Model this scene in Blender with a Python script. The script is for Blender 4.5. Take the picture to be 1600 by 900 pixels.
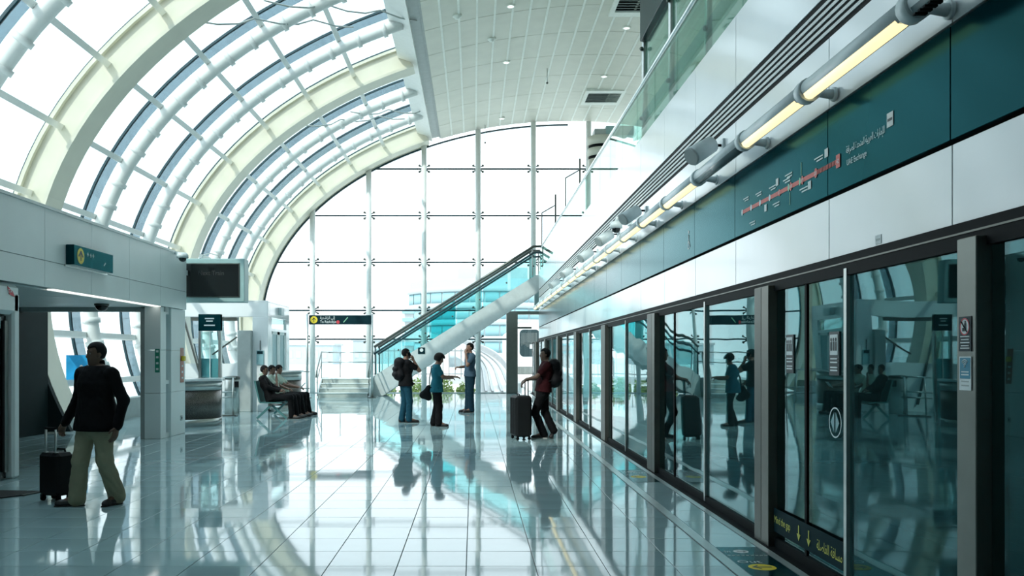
import bpy, bmesh, math, random
import numpy as np
from mathutils import Vector, Matrix
random.seed(7)
for o in list(bpy.data.objects): bpy.data.objects.remove(o)
SC = bpy.context.scene
COL = SC.collection
R = math.radians
# ---------------------------------------------------------------- camera, sky, exposure
cam_d = bpy.data.cameras.new('camera'); cam = bpy.data.objects.new('camera', cam_d); COL.objects.link(cam)
cam_d.sensor_width = 36; cam_d.lens = 36 * 1400 / 1600
cam_d.shift_x = 60 / 1600; cam_d.shift_y = 107 / 1600
cam_d.clip_start = .05; cam_d.clip_end = 3000
cam.location = (0, 0, 1.55); cam.rotation_euler = (R(90), 0, 0)
SC.camera = cam
world = bpy.data.worlds.new('sky'); SC.world = world; world.use_nodes = True
wn = world.node_tree.nodes; wl = world.node_tree.links; wn.clear()
wo = wn.new('ShaderNodeOutputWorld'); wb = wn.new('ShaderNodeBackground'); wl.new(wb.outputs[0], wo.inputs[0])
tc = wn.new('ShaderNodeTexCoord'); sx = wn.new('ShaderNodeSeparateXYZ'); wl.new(tc.outputs['Generated'], sx.inputs[0])
rp = wn.new('ShaderNodeValToRGB'); wl.new(sx.outputs['Z'], rp.inputs[0])
rp.color_ramp.elements[0].position = 0; rp.color_ramp.elements[0].color = (.96, .985, 1, 1)
e = rp.color_ramp.elements.new(.22); e.color = (.84, .95, 1.0, 1)
rp.color_ramp.elements[-1].position = 1; rp.color_ramp.elements[-1].color = (.68, .88, 1.0, 1)
wl.new(rp.outputs[0], wb.inputs[0]); wb.inputs[1].default_value = 1.9
sun_d = bpy.data.lights.new('sun', 'SUN'); sun = bpy.data.objects.new('sun', sun_d); COL.objects.link(sun)
sun_d.energy = 2.2; sun_d.angle = R(1.0); sun_d.color = (1, .95, .84)
sun.rotation_euler = Vector((.45, .62, -.64)).to_track_quat('-Z', 'Y').to_euler()
vs = SC.view_settings; vs.view_transform = 'Standard'; vs.look = 'None'; vs.gamma = 1; vs.use_curve_mapping = False
vs.exposure = 0.45
SC.cycles.transparent_max_bounces = 40; SC.cycles.max_bounces = 8; SC.cycles.glossy_bounces = 5
SC.cycles.caustics_reflective = False; SC.cycles.sample_clamp_indirect = 6
# ---------------------------------------------------------------- materials
def mat(name, col, rough=.5, metal=0, spec=.5, var=.06, scale=6, bump=0, bscale=40, emit=None, estr=0, coat=0):
    m = bpy.data.materials.new(name); m.use_nodes = True
    n = m.node_tree.nodes; l = m.node_tree.links; b = n['Principled BSDF']
    b.inputs['Roughness'].default_value = rough; b.inputs['Metallic'].default_value = metal
    b.inputs['Specular IOR Level'].default_value = spec
    t = n.new('ShaderNodeTexCoord'); z = n.new('ShaderNodeTexNoise'); z.inputs['Scale'].default_value = scale; z.inputs['Detail'].default_value = 4
    l.new(t.outputs['Object'], z.inputs['Vector'])
    r = n.new('ShaderNodeValToRGB'); l.new(z.outputs[0], r.inputs[0])
    r.color_ramp.elements[0].position = .3; r.color_ramp.elements[1].position = .7
    r.color_ramp.elements[0].color = tuple(c * (1 - var) for c in col[:3]) + (1,)
    r.color_ramp.elements[1].color = tuple(min(1, c * (1 + var)) for c in col[:3]) + (1,)
    l.new(r.outputs[0], b.inputs['Base Color'])
    if bump:
        z2 = n.new('ShaderNodeTexNoise'); z2.inputs['Scale'].default_value = bscale; l.new(t.outputs['Object'], z2.inputs['Vector'])
        bp = n.new('ShaderNodeBump'); bp.inputs['Strength'].default_value = bump; bp.inputs['Distance'].default_value = .02
        l.new(z2.outputs[0], bp.inputs['Height']); l.new(bp.outputs[0], b.inputs['Normal'])
    if coat:
        b.inputs['Coat Weight'].default_value = coat; b.inputs['Coat Roughness'].default_value = .12; b.inputs['Coat IOR'].default_value = 1.7
    if emit:
        b.inputs['Emission Color'].default_value = tuple(emit) + (1,); b.inputs['Emission Strength'].default_value = estr
    return m
def glass(name, tint, ior=1.5, wave=0, refl=(1, 1, 1), wscale=.8):
    m = bpy.data.materials.new(name); m.use_nodes = True
    n = m.node_tree.nodes; l = m.node_tree.links; n.clear()
    o = n.new('ShaderNodeOutputMaterial'); mx = n.new('ShaderNodeMixShader'); tr = n.new('ShaderNodeBsdfTransparent'); g = n.new('ShaderNodeBsdfGlossy'); fr = n.new('ShaderNodeFresnel')
    tr.inputs[0].default_value = tuple(tint) + (1,); g.inputs[0].default_value = tuple(refl) + (1,); g.inputs['Roughness'].default_value = .0
    ge = n.new('ShaderNodeNewGeometry'); mr = n.new('ShaderNodeMapRange'); l.new(ge.outputs['Backfacing'], mr.inputs[0])
    mr.inputs['To Min'].default_value = ior; mr.inputs['To Max'].default_value = 1 / ior; l.new(mr.outputs[0], fr.inputs['IOR'])   # same reflectance from either side of the sheet
    l.new(fr.outputs[0], mx.inputs[0]); l.new(tr.outputs[0], mx.inputs[1]); l.new(g.outputs[0], mx.inputs[2]); l.new(mx.outputs[0], o.inputs[0])
    if refl[0] < 1:                                   # tinted sheet whose mirror image turns neutral at grazing angles
        cm = n.new('ShaderNodeMix'); cm.data_type = 'RGBA'; k = n.new('ShaderNodeMath'); k.operation = 'MULTIPLY_ADD'; k.use_clamp = True; k.inputs[1].default_value = 2.8; k.inputs[2].default_value = -.38
        l.new(fr.outputs[0], k.inputs[0]); l.new(k.outputs[0], cm.inputs['Factor']); cm.inputs['A'].default_value = tuple(refl) + (1,); cm.inputs['B'].default_value = (.95, .97, .97, 1); l.new(cm.outputs['Result'], g.inputs[0])
    if wave:
        t = n.new('ShaderNodeTexCoord'); z = n.new('ShaderNodeTexNoise'); z.inputs['Scale'].default_value = wscale; z.inputs['Detail'].default_value = 1
        l.new(t.outputs['Object'], z.inputs['Vector'])
        bp = n.new('ShaderNodeBump'); bp.inputs['Strength'].default_value = wave; bp.inputs['Distance'].default_value = .1
        l.new(z.outputs[0], bp.inputs['Height']); l.new(bp.outputs[0], g.inputs['Normal'])
    return m
M = {}
M['tile'] = mat('polished floor tile', (.33, .47, .49), .045, spec=.75, var=.07, scale=1.3)
M['grout'] = mat('dark grout', (.10, .13, .13), .6)
M['white'] = mat('satin white panel', (.84, .87, .88), .28, spec=.5, var=.03, scale=1.2, coat=.9)
M['whitemat'] = mat('white paint', (.80, .82, .80), .5, var=.03)
M['cream'] = mat('cream painted steel', (.66, .645, .53), .42, var=.04, scale=2)
M['lintel'] = mat('pale wall panel', (.80, .86, .85), .42, var=.04, scale=1)
M['ceil'] = mat('ceiling panel', (.64, .635, .545), .45, var=.05, scale=2)
M['batten'] = mat('white ceiling batten', (.85, .87, .80), .5)
M['trimgrey'] = mat('grey trim', (.42, .46, .45), .5)
M['steel'] = mat('brushed stainless steel', (.50, .53, .52), .3, metal=1, var=.08, scale=9)
M['midsteel'] = mat('satin grey steel', (.20, .215, .20), .36, metal=1, var=.06)
M['facesteel'] = mat('dark brushed steel face', (.11, .12, .11), .42, metal=1, var=.06)
M['poststeel'] = mat('dull post steel', (.15, .155, .14), .4, metal=.9, var=.08)
M['darksteel'] = mat('dark bronze steel', (.12, .13, .12), .32, metal=.8, var=.08)
M['pale_steel'] = mat('light steel edge', (.55, .62, .62), .28, metal=.6)
M['chrome'] = mat('bright handrail steel', (.75, .78, .78), .15, metal=1)
M['black'] = mat('matt black', (.006, .008, .009), .6, spec=.08)
M['benchteal'] = mat('bench teal', (.07, .19, .19), .4)
M['blackgloss'] = mat('gloss black', (.006, .010, .011), .12)
M['sign'] = mat('dark teal sign', (.004, .026, .034), .3, spec=.2, var=.05)
def enamel(name, col, refl, rough, ior=1.45):
    m = mat(name, col, .6, spec=0, var=.04, scale=.6); n = m.node_tree.nodes; l = m.node_tree.links
    g = n.new('ShaderNodeBsdfGlossy'); g.inputs['Roughness'].default_value = rough
    fr = n.new('ShaderNodeFresnel'); fr.inputs[0].default_value = ior
    cm = n.new('ShaderNodeMix'); cm.data_type = 'RGBA'; k = n.new('ShaderNodeMath'); k.operation = 'MULTIPLY_ADD'; k.use_clamp = True; k.inputs[1].default_value = 2.6; k.inputs[2].default_value = -.38; l.new(fr.outputs[0], k.inputs[0]); l.new(k.outputs[0], cm.inputs['Factor'])
    cm.inputs['A'].default_value = tuple(refl) + (1,); cm.inputs['B'].default_value = (.88, .94, .95, 1); l.new(cm.outputs['Result'], g.inputs[0])
    mx = n.new('ShaderNodeMixShader'); l.new(fr.outputs[0], mx.inputs[0])
    l.new(n['Principled BSDF'].outputs[0], mx.inputs[1]); l.new(g.outputs[0], mx.inputs[2]); l.new(mx.outputs[0], n['Material Output'].inputs[0]); return m
M['signblank'] = enamel('dark teal fascia', (.001, .026, .033), (.14, .52, .58), .16)
M['band'] = mat('gap warning band', (.004, .024, .03), .6, spec=.1)
M['gasket'] = mat('dark glazing gasket', (.012, .05, .065), .4)
M['teal_housing'] = mat('grey teal housing', (.36, .54, .54), .38)
M['yellow'] = mat('sign yellow', (.80, .62, .04), .5)
M['wtext'] = mat('white print', (.75, .80, .80), .6)
M['ytext'] = mat('yellow print', (.72, .72, .16), .6)
M['red'] = mat('line red', (.68, .12, .10), .5)
M['grn'] = mat('line green', (.30, .62, .42), .5)
M['bluesign'] = mat('blue notice', (.02, .24, .36), .4)
M['poster'] = mat('blue poster', (.02, .35, .70), .4, var=.3, scale=2)
M['greenstrip'] = mat('green notice', (.03, .25, .17), .4)
M['orangestrip'] = mat('red brown notice', (.38, .10, .05), .4)
M['rtext'] = mat('red print', (.62, .05, .07), .5)
M['dark_wall'] = mat('dark green grey cladding', (.014, .024, .025), .6, spec=.1)
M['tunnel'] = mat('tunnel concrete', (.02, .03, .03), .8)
M['mat'] = mat('entrance mat', (.01, .012, .012), .9)
M['lampbody'] = mat('lamp grey', (.66, .74, .75), .35)
M['lamp'] = mat('warm tube', (1, .9, .6), .5, emit=(1, .80, .42), estr=.95)
M['lampoff'] = mat('unlit tube', (.10, .16, .17), .25)
M['downlight'] = mat('downlight', (1, 1, .95), .5, emit=(1, .98, .92), estr=1.1)
M['grille'] = mat('grille grey', (.16, .18, .17), .5)
M['perf'] = mat('perforated counter sheet', (.13, .12, .11), .35, metal=.6, var=.5, scale=60)
M['stone'] = mat('grey green stone step', (.42, .46, .43), .5, var=.1, scale=5)
M['stringer'] = mat('pale stringer paint', (.60, .66, .66), .4)
M['ground'] = mat('pale sunlit concrete', (.80, .78, .74), .9, var=.05, scale=.3)
M['haze_building'] = mat('hazed pale blue facade', (.42, .50, .53), .5, spec=.2, var=.03)  # distance haze put into this and the next two facade colours
M['haze_window'] = mat('hazed blue green facade glass', (.24, .42, .46), .3)
M['haze_grey'] = mat('hazed pale grey facade', (.46, .48, .49), .6)
M['foliage'] = mat('yellow green leaves', (.26, .36, .08), .6, var=.4, scale=8)
M['bark'] = mat('bark', (.15, .1, .06), .8)
M['train_white'] = mat('train white', (.82, .84, .85), .3)
M['train_glass'] = mat('train windscreen', (.03, .05, .055), .08)
M['rail'] = mat('rail steel', (.35, .36, .37), .4, metal=.7)
M['vglass'] = glass('vault glass', (.915, .955, .965))
M['fglass'] = glass('end wall glass', (.96, .98, .985))
M['dglass'] = glass('screen door glass', (.40, .66, .68), ior=1.5, wave=.05, refl=(.48, .82, .85))
M['bglass'] = glass('green balustrade glass', (.60, .80, .74), ior=1.5)
M['sglass'] = glass('turquoise stair glass', (.80, .95, .95))
M['tglass'] = glass('reflection tinted turquoise glass', (.50, .86, .87))  # deeper tint on one panel paints in vivid glass reflections
M['finglass'] = glass('blue grey fin glass', (.40, .47, .50))
M['tvglass'] = mat('screen glass', (.010, .012, .013), .12)
# clothes
M['skin'] = mat('brown skin', (.20, .105, .07), .5, var=.08, scale=20)
M['skin2'] = mat('dark brown skin', (.13, .07, .045), .5, var=.08, scale=20)
M['hair'] = mat('black hair', (.008, .007, .007), .55, spec=.12, bump=.6, bscale=160)
M['jacket'] = mat('black jacket cloth', (.006, .006, .007), .75, spec=.12, bump=.3, bscale=25)
M['khaki'] = mat('khaki trousers', (.30, .28, .19), .8, spec=.12, bump=.5, bscale=14)
M['jeans'] = mat('blue jeans', (.010, .055, .085), .8, spec=.12, bump=.3, bscale=20)
M['darkjeans'] = mat('dark jeans', (.007, .026, .042), .8, spec=.12, bump=.3, bscale=20)
M['darktrouser'] = mat('black trousers', (.006, .006, .007), .8, spec=.12, bump=.3, bscale=18)
M['tealshirt'] = mat('teal shirt', (.014, .12, .16), .75, spec=.12, bump=.3, bscale=18)
M['navytee'] = mat('grey blue t shirt', (.045, .08, .115), .8, spec=.12, bump=.3, bscale=18)
M['redshirt'] = mat('dark red t shirt', (.032, .005, .007), .8, spec=.12, bump=.3, bscale=18)
M['paletee'] = mat('pale green shirt', (.38, .46, .38), .8, bump=.3, bscale=18)
M['shoe'] = mat('dark shoe leather', (.015, .012, .012), .4)
M['sole'] = mat('pale shoe sole', (.6, .6, .6), .6)
M['bag'] = mat('black nylon', (.010, .010, .012), .6, spec=.12, bump=.3, bscale=60)
M['luggage'] = mat('black ribbed luggage', (.012, .013, .014), .5, spec=.12)
M['eye'] = mat('eye', (.2, .19, .18), .2)
M['paper'] = mat('white paper', (.8, .8, .8), .7)
# ---------------------------------------------------------------- mesh helpers
def wloc(o):
    v = Vector((0, 0, 0))
    while o: v += o.location; o = o.parent
    return v
class MB:
    def __init__(s): s.v = []; s.f = []; s.sm = []
    def add(s, vs_, fs, smooth=False):
        k = len(s.v); s.v += [tuple(map(float, p)) for p in vs_]; s.f += [tuple(i + k for i in q) for q in fs]; s.sm += [smooth] * len(fs); return s
    def box(s, x0, x1, y0, y1, z0, z1, b=0):
        x0, x1 = min(x0, x1), max(x0, x1); y0, y1 = min(y0, y1), max(y0, y1); z0, z1 = min(z0, z1), max(z0, z1)
        return s.obox(Matrix.Translation(((x0 + x1) / 2, (y0 + y1) / 2, (z0 + z1) / 2)), (x1 - x0) / 2, (y1 - y0) / 2, (z1 - z0) / 2, b)
    def obox(s, m, hx, hy, hz, b=0):
        if not b:
            vs_ = [m @ Vector((x, y, z)) for x in (-hx, hx) for y in (-hy, hy) for z in (-hz, hz)]
            return s.add(vs_, [(0, 1, 3, 2), (4, 6, 7, 5), (0, 4, 5, 1), (2, 3, 7, 6), (0, 2, 6, 4), (1, 5, 7, 3)])
        vs_ = []; ix = {}
        for x in (-1, 1):
            for y in (-1, 1):
                for z in (-1, 1):
                    for a in range(3):
                        p = [x * (hx - (0 if a == 0 else b)), y * (hy - (0 if a == 1 else b)), z * (hz - (0 if a == 2 else b))]
                        ix[(x, y, z, a)] = len(vs_); vs_.append(m @ Vector(p))
        fs = []
        for q in (-1, 1):
            fs.append([ix[(q, y, z, 0)] for y, z in ((-1, -1), (1, -1), (1, 1), (-1, 1))])
            fs.append([ix[(x, q, z, 1)] for x, z in ((-1, -1), (1, -1), (1, 1), (-1, 1))])
            fs.append([ix[(x, y, q, 2)] for x, y in ((-1, -1), (1, -1), (1, 1), (-1, 1))])
        for p in (-1, 1):
            for q in (-1, 1):
                fs.append([ix[(p, q, -1, 0)], ix[(p, q, 1, 0)], ix[(p, q, 1, 1)], ix[(p, q, -1, 1)]])
                fs.append([ix[(p, -1, q, 0)], ix[(p, 1, q, 0)], ix[(p, 1, q, 2)], ix[(p, -1, q, 2)]])
                fs.append([ix[(-1, p, q, 1)], ix[(1, p, q, 1)], ix[(1, p, q, 2)], ix[(-1, p, q, 2)]])
                for r_ in (-1, 1): fs.append([ix[(p, q, r_, a)] for a in range(3)])
        return s.add(vs_, fs)
    def bar(s, p, q, w, h, up=(0, 0, 1), b=0):      # rectangular bar p->q, w across, h along up
        p, q = Vector(p), Vector(q); d = (q - p); L = d.length; d.normalize(); u = Vector(up); r_ = d.cross(u)
        if r_.length < 1e-5: r_ = d.cross(Vector((1, 0, 0)))
        r_.normalize(); u = r_.cross(d)
        m = Matrix((r_, d, u)).transposed().to_4x4(); m.translation = (p + q) / 2
        return s.obox(m, w / 2, L / 2, h / 2, b)
    def tube(s, pts, r, n=10, cap=True, closed=False):
        pts = [Vector(p) for p in pts]; rs = r if isinstance(r, (list, tuple)) else [r] * len(pts)
        vs_ = []; fs = []; prev = None; N = len(pts)
        for i, p in enumerate(pts):
            a = pts[i - 1] if (i > 0 or closed) else p; c = pts[(i + 1) % N] if (i < N - 1 or closed) else p
            d = (c - a).normalized()
            if prev is None: u = d.orthogonal().normalized()
            else: u = (prev - d * prev.dot(d)); u = u.normalized() if u.length > 1e-6 else d.orthogonal().normalized()
            prev = u; w = d.cross(u)
            for k in range(n):
                t = 2 * math.pi * k / n; vs_.append(p + (u * math.cos(t) + w * math.sin(t)) * rs[i])
        for i in range(N - 1 + closed):
            j = (i + 1) % N
            for k in range(n): fs.append((i * n + k, i * n + (k + 1) % n, j * n + (k + 1) % n, j * n + k))
        s.add(vs_, fs, True)
        if cap and not closed:
            s.add(vs_[:n], [tuple(range(n))[::-1]]); s.add(vs_[-n:], [tuple(range(n))])
        return s
    def prism(s, poly, off):                        # poly: 3D points, off: extrusion vector
        off = Vector(off); n = len(poly); vs_ = [Vector(p) for p in poly]; vs_ += [p + off for p in vs_]
        return s.add(vs_, [tuple(range(n))[::-1], tuple(range(n, 2 * n))] + [(i, (i + 1) % n, n + (i + 1) % n, n + i) for i in range(n)])
    def lathe(s, prof, c, n=24, a0=0, a1=2 * math.pi):   # prof: (r,z); c centre
        full = abs(a1 - a0 - 2 * math.pi) < 1e-6; m = n if full else n + 1; vs_ = []; fs = []
        for i in range(m):
            t = a0 + (a1 - a0) * i / n
            for r_, z in prof: vs_.append((c[0] + r_ * math.cos(t), c[1] + r_ * math.sin(t), c[2] + z))
        k = len(prof)
        for i in range(n):
            j = (i + 1) % m
            for q in range(k - 1): fs.append((i * k + q, j * k + q, j * k + q + 1, i * k + q + 1))
        return s.add(vs_, fs, True)
    def disc(s, c, r, u, w, n=24, th=0, r0=0):
        c, u, w = Vector(c), Vector(u), Vector(w); ru, rw = (r if isinstance(r, tuple) else (r, r))
        P = [c + u * (ru * math.cos(2 * math.pi * k / n)) + w * (rw * math.sin(2 * math.pi * k / n)) for k in range(n)]
        nn = u.cross(w).normalized()
        if r0:
            Q = [c + u * (r0 * ru / max(ru, rw) * math.cos(2 * math.pi * k / n)) + w * (r0 * rw / max(ru, rw) * math.sin(2 * math.pi * k / n)) for k in range(n)]
            return s.add(P + Q, [(k, (k + 1) % n, n + (k + 1) % n, n + k) for k in range(n)])
        if th: return s.prism(P, nn * th)
        return s.add(P, [tuple(range(n))])
    def ball(s, c, r, n=12, m=8, sc=(1, 1, 1)):
        vs_ = []; fs = []
        for i in range(m + 1):
            a = math.pi * i / m
            for k in range(n): 
                t = 2 * math.pi * k / n; vs_.append((c[0] + r * sc[0] * math.sin(a) * math.cos(t), c[1] + r * sc[1] * math.sin(a) * math.sin(t), c[2] + r * sc[2] * math.cos(a)))
        for i in range(m):
            for k in range(n): fs.append((i * n + k, (i + 1) * n + k, (i + 1) * n + (k + 1) % n, i * n + (k + 1) % n))
        return s.add(vs_, fs, True)
    def mesh(s, name, off=Vector((0, 0, 0)), fix=True):
        me = bpy.data.meshes.new(name); me.from_pydata([tuple(Vector(p) - off) for p in s.v], [], s.f)
        me.polygons.foreach_set('use_smooth', s.sm)
        bm = bmesh.new(); bm.from_mesh(me)
        if fix: bmesh.ops.remove_doubles(bm, verts=bm.verts, dist=1e-5); bmesh.ops.recalc_face_normals(bm, faces=bm.faces)
        bm.to_mesh(me); bm.free(); return me
    def build(s, name, m, parent=None, origin=None, fix=True):
        po = wloc(parent); og = Vector(origin) if origin is not None else (po if parent is not None else Vector((0, 0, 0)))
        me = s.mesh(name, og, fix); me.materials.append(M[m] if isinstance(m, str) else m)
        o = bpy.data.objects.new(name, me); COL.objects.link(o); o.location = og - po
        if parent is not None: o.parent = parent
        return o
def place(name, me, parent, loc, rot=None):
    o = bpy.data.objects.new(name, me); COL.objects.link(o); o.location = Vector(loc) - wloc(parent)
    if rot: o.rotation_euler = rot
    if parent is not None: o.parent = parent
    return o
def tag(o, label=None, cat=None, group=None, kind=None):
    if label: o['label'] = label
    if cat: o['category'] = cat
    if group: o['group'] = group
    if kind: o['kind'] = kind
    return o
def thing(name, label, cat, loc=(0, 0, 0), group=None):
    o = bpy.data.objects.new(name, None); COL.objects.link(o); o.location = loc; o.empty_display_size = .1
    return tag(o, label, cat, group)
def copy_tree(o, loc, label, group=None):
    def rec(a, par):
        c = a.copy(); COL.objects.link(c)
        if par: c.parent = par
        for ch in a.children: rec(ch, c)
        return c
    c = rec(o, None); c.location = loc; c['label'] = label
    if group: c['group'] = group
    return c
def struct(name, mb, m, **k):
    return tag(mb.build(name, m, **k), kind='structure')
def sempty(name, loc=(0, 0, 0)):
    o = bpy.data.objects.new(name, None); COL.objects.link(o); o.location = loc; return tag(o, kind='structure')
AF = {}
import unicodedata
for cp in range(0xFE70, 0xFEFD):
    d_ = unicodedata.decomposition(chr(cp)).split()
    if len(d_) == 2: AF.setdefault(int(d_[1], 16), {})[d_[0]] = chr(cp)
def arab(s):
    out = []
    for i, c in enumerate(s):
        k = AF.get(ord(c))
        if not k: out.append(c); continue
        p = i > 0 and '<initial>' in AF.get(ord(s[i - 1]), {}); n = i < len(s) - 1 and '<final>' in AF.get(ord(s[i + 1]), {}) and '<initial>' in k
        out.append(k.get('<medial>' if p and n else '<final>' if p else '<initial>' if n else '<isolated>', c))
    return ''.join(out)[::-1]
def text(body, size, org, right, up, m, parent, name='lettering', fit=None, align='LEFT'):
    c = bpy.data.curves.new('t', 'FONT'); c.body = body; c.size = size; c.align_x = align
    o = bpy.data.objects.new('t', c); COL.objects.link(o); bpy.context.view_layer.update()
    me = bpy.data.meshes.new_from_object(o.evaluated_get(bpy.context.evaluated_depsgraph_get()))
    bpy.data.objects.remove(o); right, up, org = Vector(right), Vector(up), Vector(org)
    k = 1
    if fit and len(me.vertices):
        w = max(v.co.x for v in me.vertices) - min(v.co.x for v in me.vertices); k = fit / w
    b = MB(); b.add([org + right * (v.co.x * k) + up * v.co.y for v in me.vertices], [tuple(p.vertices) for p in me.polygons])
    bpy.data.meshes.remove(me)
    return b.build(name, m, parent, fix=False)
def pt(px, py, Y): return ((px - 740) * Y / 1400, Y, 1.55 + (557 - py) * Y / 1400)     # a measured photo point at a known distance
def wx(px, py, X): Y = X * 1400 / (px - 740); return (X, Y, 1.55 + (557 - py) * Y / 1400)   # ... on a wall plane of constant X
def gd(px, py): Y = 1400 * 1.55 / (py - 557); return ((px - 740) * Y / 1400, Y, 0)
# ================================================================ SETTING
YW = 38.0; YE = 34.3                                # end glass wall; end of the right-hand fascia
def ell(t, d=0.0): return (4 - (13 + d) * math.cos(R(t)), 3 + (8.43 + d) * math.sin(R(t)))
def ellz(x, d=0.0): q = 1 - ((x - 4) / (13 + d)) ** 2; return 3 + (8.43 + d) * math.sqrt(max(q, 0))
# ---- floor
slab = struct('floor', MB().box(-9.4, 2.5, -4, YW, -.25, -.012), 'grout')
TX, TY = .511, .505
cells = []
for i in range(-19, 4):
    for j in range(-8, 75):
        x0 = -.054 + TX * i; y0 = 6.62 + TY * j
        x1 = min(x0 + TX, 1.86)
        if x0 < -9.2 or y0 > YW - .2 or x1 - x0 < .1: continue
        cells.append((x0, x1, y0, min(y0 + TY, YW)))
def inview(c):
    x, y = (c[0] + c[1]) / 2, (c[2] + c[3]) / 2
    if y < 5.9: return False
    px = 740 + x * 1400 / y; return -60 < px < 1640
near = sorted([c for c in cells if inview(c)], key=lambda c: c[2])[:300]; nset = set(near)
g = .0030
tb = MB().obox(Matrix.Identity(4), TX / 2 - g, TY / 2 - g, .006, .0012); tme = tb.mesh('floor_tile'); tme.materials.append(M['tile'])
for c in near:
    w = c[1] - c[0]
    me = tme
    if abs(w - TX) > .01:
        me = MB().obox(Matrix.Identity(4), w / 2 - g, TY / 2 - g, .006, .0012).mesh('floor_tile'); me.materials.append(M['tile'])
    place('floor_tile', me, slab, ((c[0] + c[1]) / 2, (c[2] + c[3]) / 2, -.006), (random.gauss(0, .0011), random.gauss(0, .0011), 0))
fb = MB()
for c in cells:
    if c in nset: continue
    m = Matrix.Translation(((c[0] + c[1]) / 2, (c[2] + c[3]) / 2, -.006)) @ Matrix.Rotation(random.gauss(0, .0011), 4, 'X') @ Matrix.Rotation(random.gauss(0, .0011), 4, 'Y')
    fb.obox(m, (c[1] - c[0]) / 2 - g, (c[3] - c[2]) / 2 - g, .006, .0012)
tag(fb.build('floor_tile_field', 'tile', slab, fix=False), kind='stuff')
s = MB().box(1.87, 1.96, -4, YW, -.012, .001).build('edge_strip', 'pale_steel', slab)
eb = MB()
for i in range(-6, 62):
    eb.box(1.965, 2.30, 6.62 + .6 * i + .002, 6.62 + .6 * i + .598, -.012, 0)
eb.build('edge_tile', 'tile', slab)
MB().box(2.31, 2.37, -4, YW, -.012, .002).build('edge_strip', 'pale_steel', slab)
MB().box(2.37, 2.52, -4, YW, -.012, .004).build('threshold', 'black', slab)
# ---- curved glazed vault
vault = sempty('window_2', (-9.2, 18.6, 0))
ARCH = [9.2, 18.6, 28.0, 37.4]
TUBES = [6.07, 12.33, 15.47, 21.73, 24.87, 31.13, 34.27]
LINES = sorted(ARCH + TUBES) + [YW]
ANG = [-19, -13.3, -6, 3.3, 12.5, 21.7, 31, 39.4, 47.4, 55, 63.2]
def arc(y, d, t0=-19, t1=63.2, n=34):
    return [(ell(t0 + (t1 - t0) * k / n, d)[0], y, ell(t0 + (t1 - t0) * k / n, d)[1]) for k in range(n + 1)]
def band(mb, ya, yb, d0, d1, t0=-19, t1=63.2, n=34):        # curved slab between two offsets
    vs_ = []; fs = []
    for k in range(n + 1):
        t = t0 + (t1 - t0) * k / n
        for (y, d) in ((ya, d0), (yb, d0), (yb, d1), (ya, d1)):
            x, z = ell(t, d); vs_.append((x, y, z))
    for k in range(n):
        for q in range(4): fs.append((k * 4 + q, k * 4 + (q + 1) % 4, k * 4 + 4 + (q + 1) % 4, k * 4 + 4 + q))
    fs += [(0, 1, 2, 3), (n * 4 + 3, n * 4 + 2, n * 4 + 1, n * 4)]
    mb.add(vs_, fs, False); return mb
for y0, y1 in zip(LINES[:-1], LINES[1:]):
    for t0, t1 in zip(ANG[:-1], ANG[1:]):
        b = MB(); band(b, y0 + .02, y1 - .02, .80, .815, t0 + .06, t1 - .06, 3); b.sm = [False] * len(b.f)
        b.build('glass_pane', 'vglass', vault)
for y in ARCH:
    r_ = band(MB(), y - .07, y + .07, .02, .76).build('arched_rib', 'cream', vault)
    band(MB(), y - .36, y + .36, -.03, .05).build('inner_flange', 'cream', r_)
    band(MB(), y - .17, y + .17, .68, .76).build('outer_flange', 'cream', r_)
    band(MB(), y - .045, y + .045, .77, .85).build('gasket', 'gasket', r_)
    for t in ANG[1:-1]:
        x, z = ell(t, .4); u = Vector((x - 4, 0, (z - 3) * 2.4)).normalized()
cl = None
for y in TUBES:
    r_ = MB().tube(arc(y, .30), .168, 12).build('tube_rib', 'whitemat', vault)
    band(MB(), y - .012, y + .012, .56, .79).build('glass_fin', 'finglass', r_)
    band(MB(), y - .04, y + .04, .775, .83).build('gasket', 'gasket', r_)
    for t in [a + q for a in ANG[:-1] for q in (2.2, 5.8)]:
        x, z = ell(t, .30); dx, dz = ell(t + .5, .30); d = Vector((dx - x, 0, dz - z)).normalized()
        if cl is None:
            cl = MB().tube([(0, 0, -.06), (0, 0, .06)], .215, 12).box(-.05, .05, -.03, .03, -.05, .05).mesh('clamp'); cl.materials.append(M['whitemat'])
        o = place('clamp', cl, r_, (x, y, z)); o.rotation_euler = d.to_track_quat('Z', 'Y').to_euler()
for y0, y1 in zip(ARCH[:-1], ARCH[1:]):
    for t in ANG[1:-1]:
        x, z = ell(t, .50); u = Vector((x - 4, 0, (z - 3) * 2.0))
        wd = .2 if t in (-6,) else .11
        p = MB().bar((x, y0 + .07, z), (x, y1 - .07, z), .13, wd, u).build('purlin', 'whitemat', vault)
        for yy in TUBES:
            if y0 < yy < y1:
                xa, za = ell(t, .72)
                MB().tube([(x, yy, z), (xa, yy, za)], .035, 8).box(x - .06, x + .06, yy - .16, yy + .16, z - .05, z + .05).build('connector', 'whitemat', p)
for k, (ya, t0) in enumerate(((19.2, 41), (20.3, 49), (29.2, 44), (30.6, 52))):      # thin conduits stepping over the tubes
    P = []
    for q in range(9):
        t = t0 + q * 2.0; x, z = ell(t, .18 if q % 3 else .34); P.append((x, ya + .55 * q, z))
    MB().tube(P, .022, 6).build('conduit', 'trimgrey', vault)
sill = MB().bar((ell(-18.2, .5)[0], 18.9, .25), (ell(-18.2, .5)[0], 37.4, .25), .35, .5).build('sill', 'trimgrey', vault)
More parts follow.
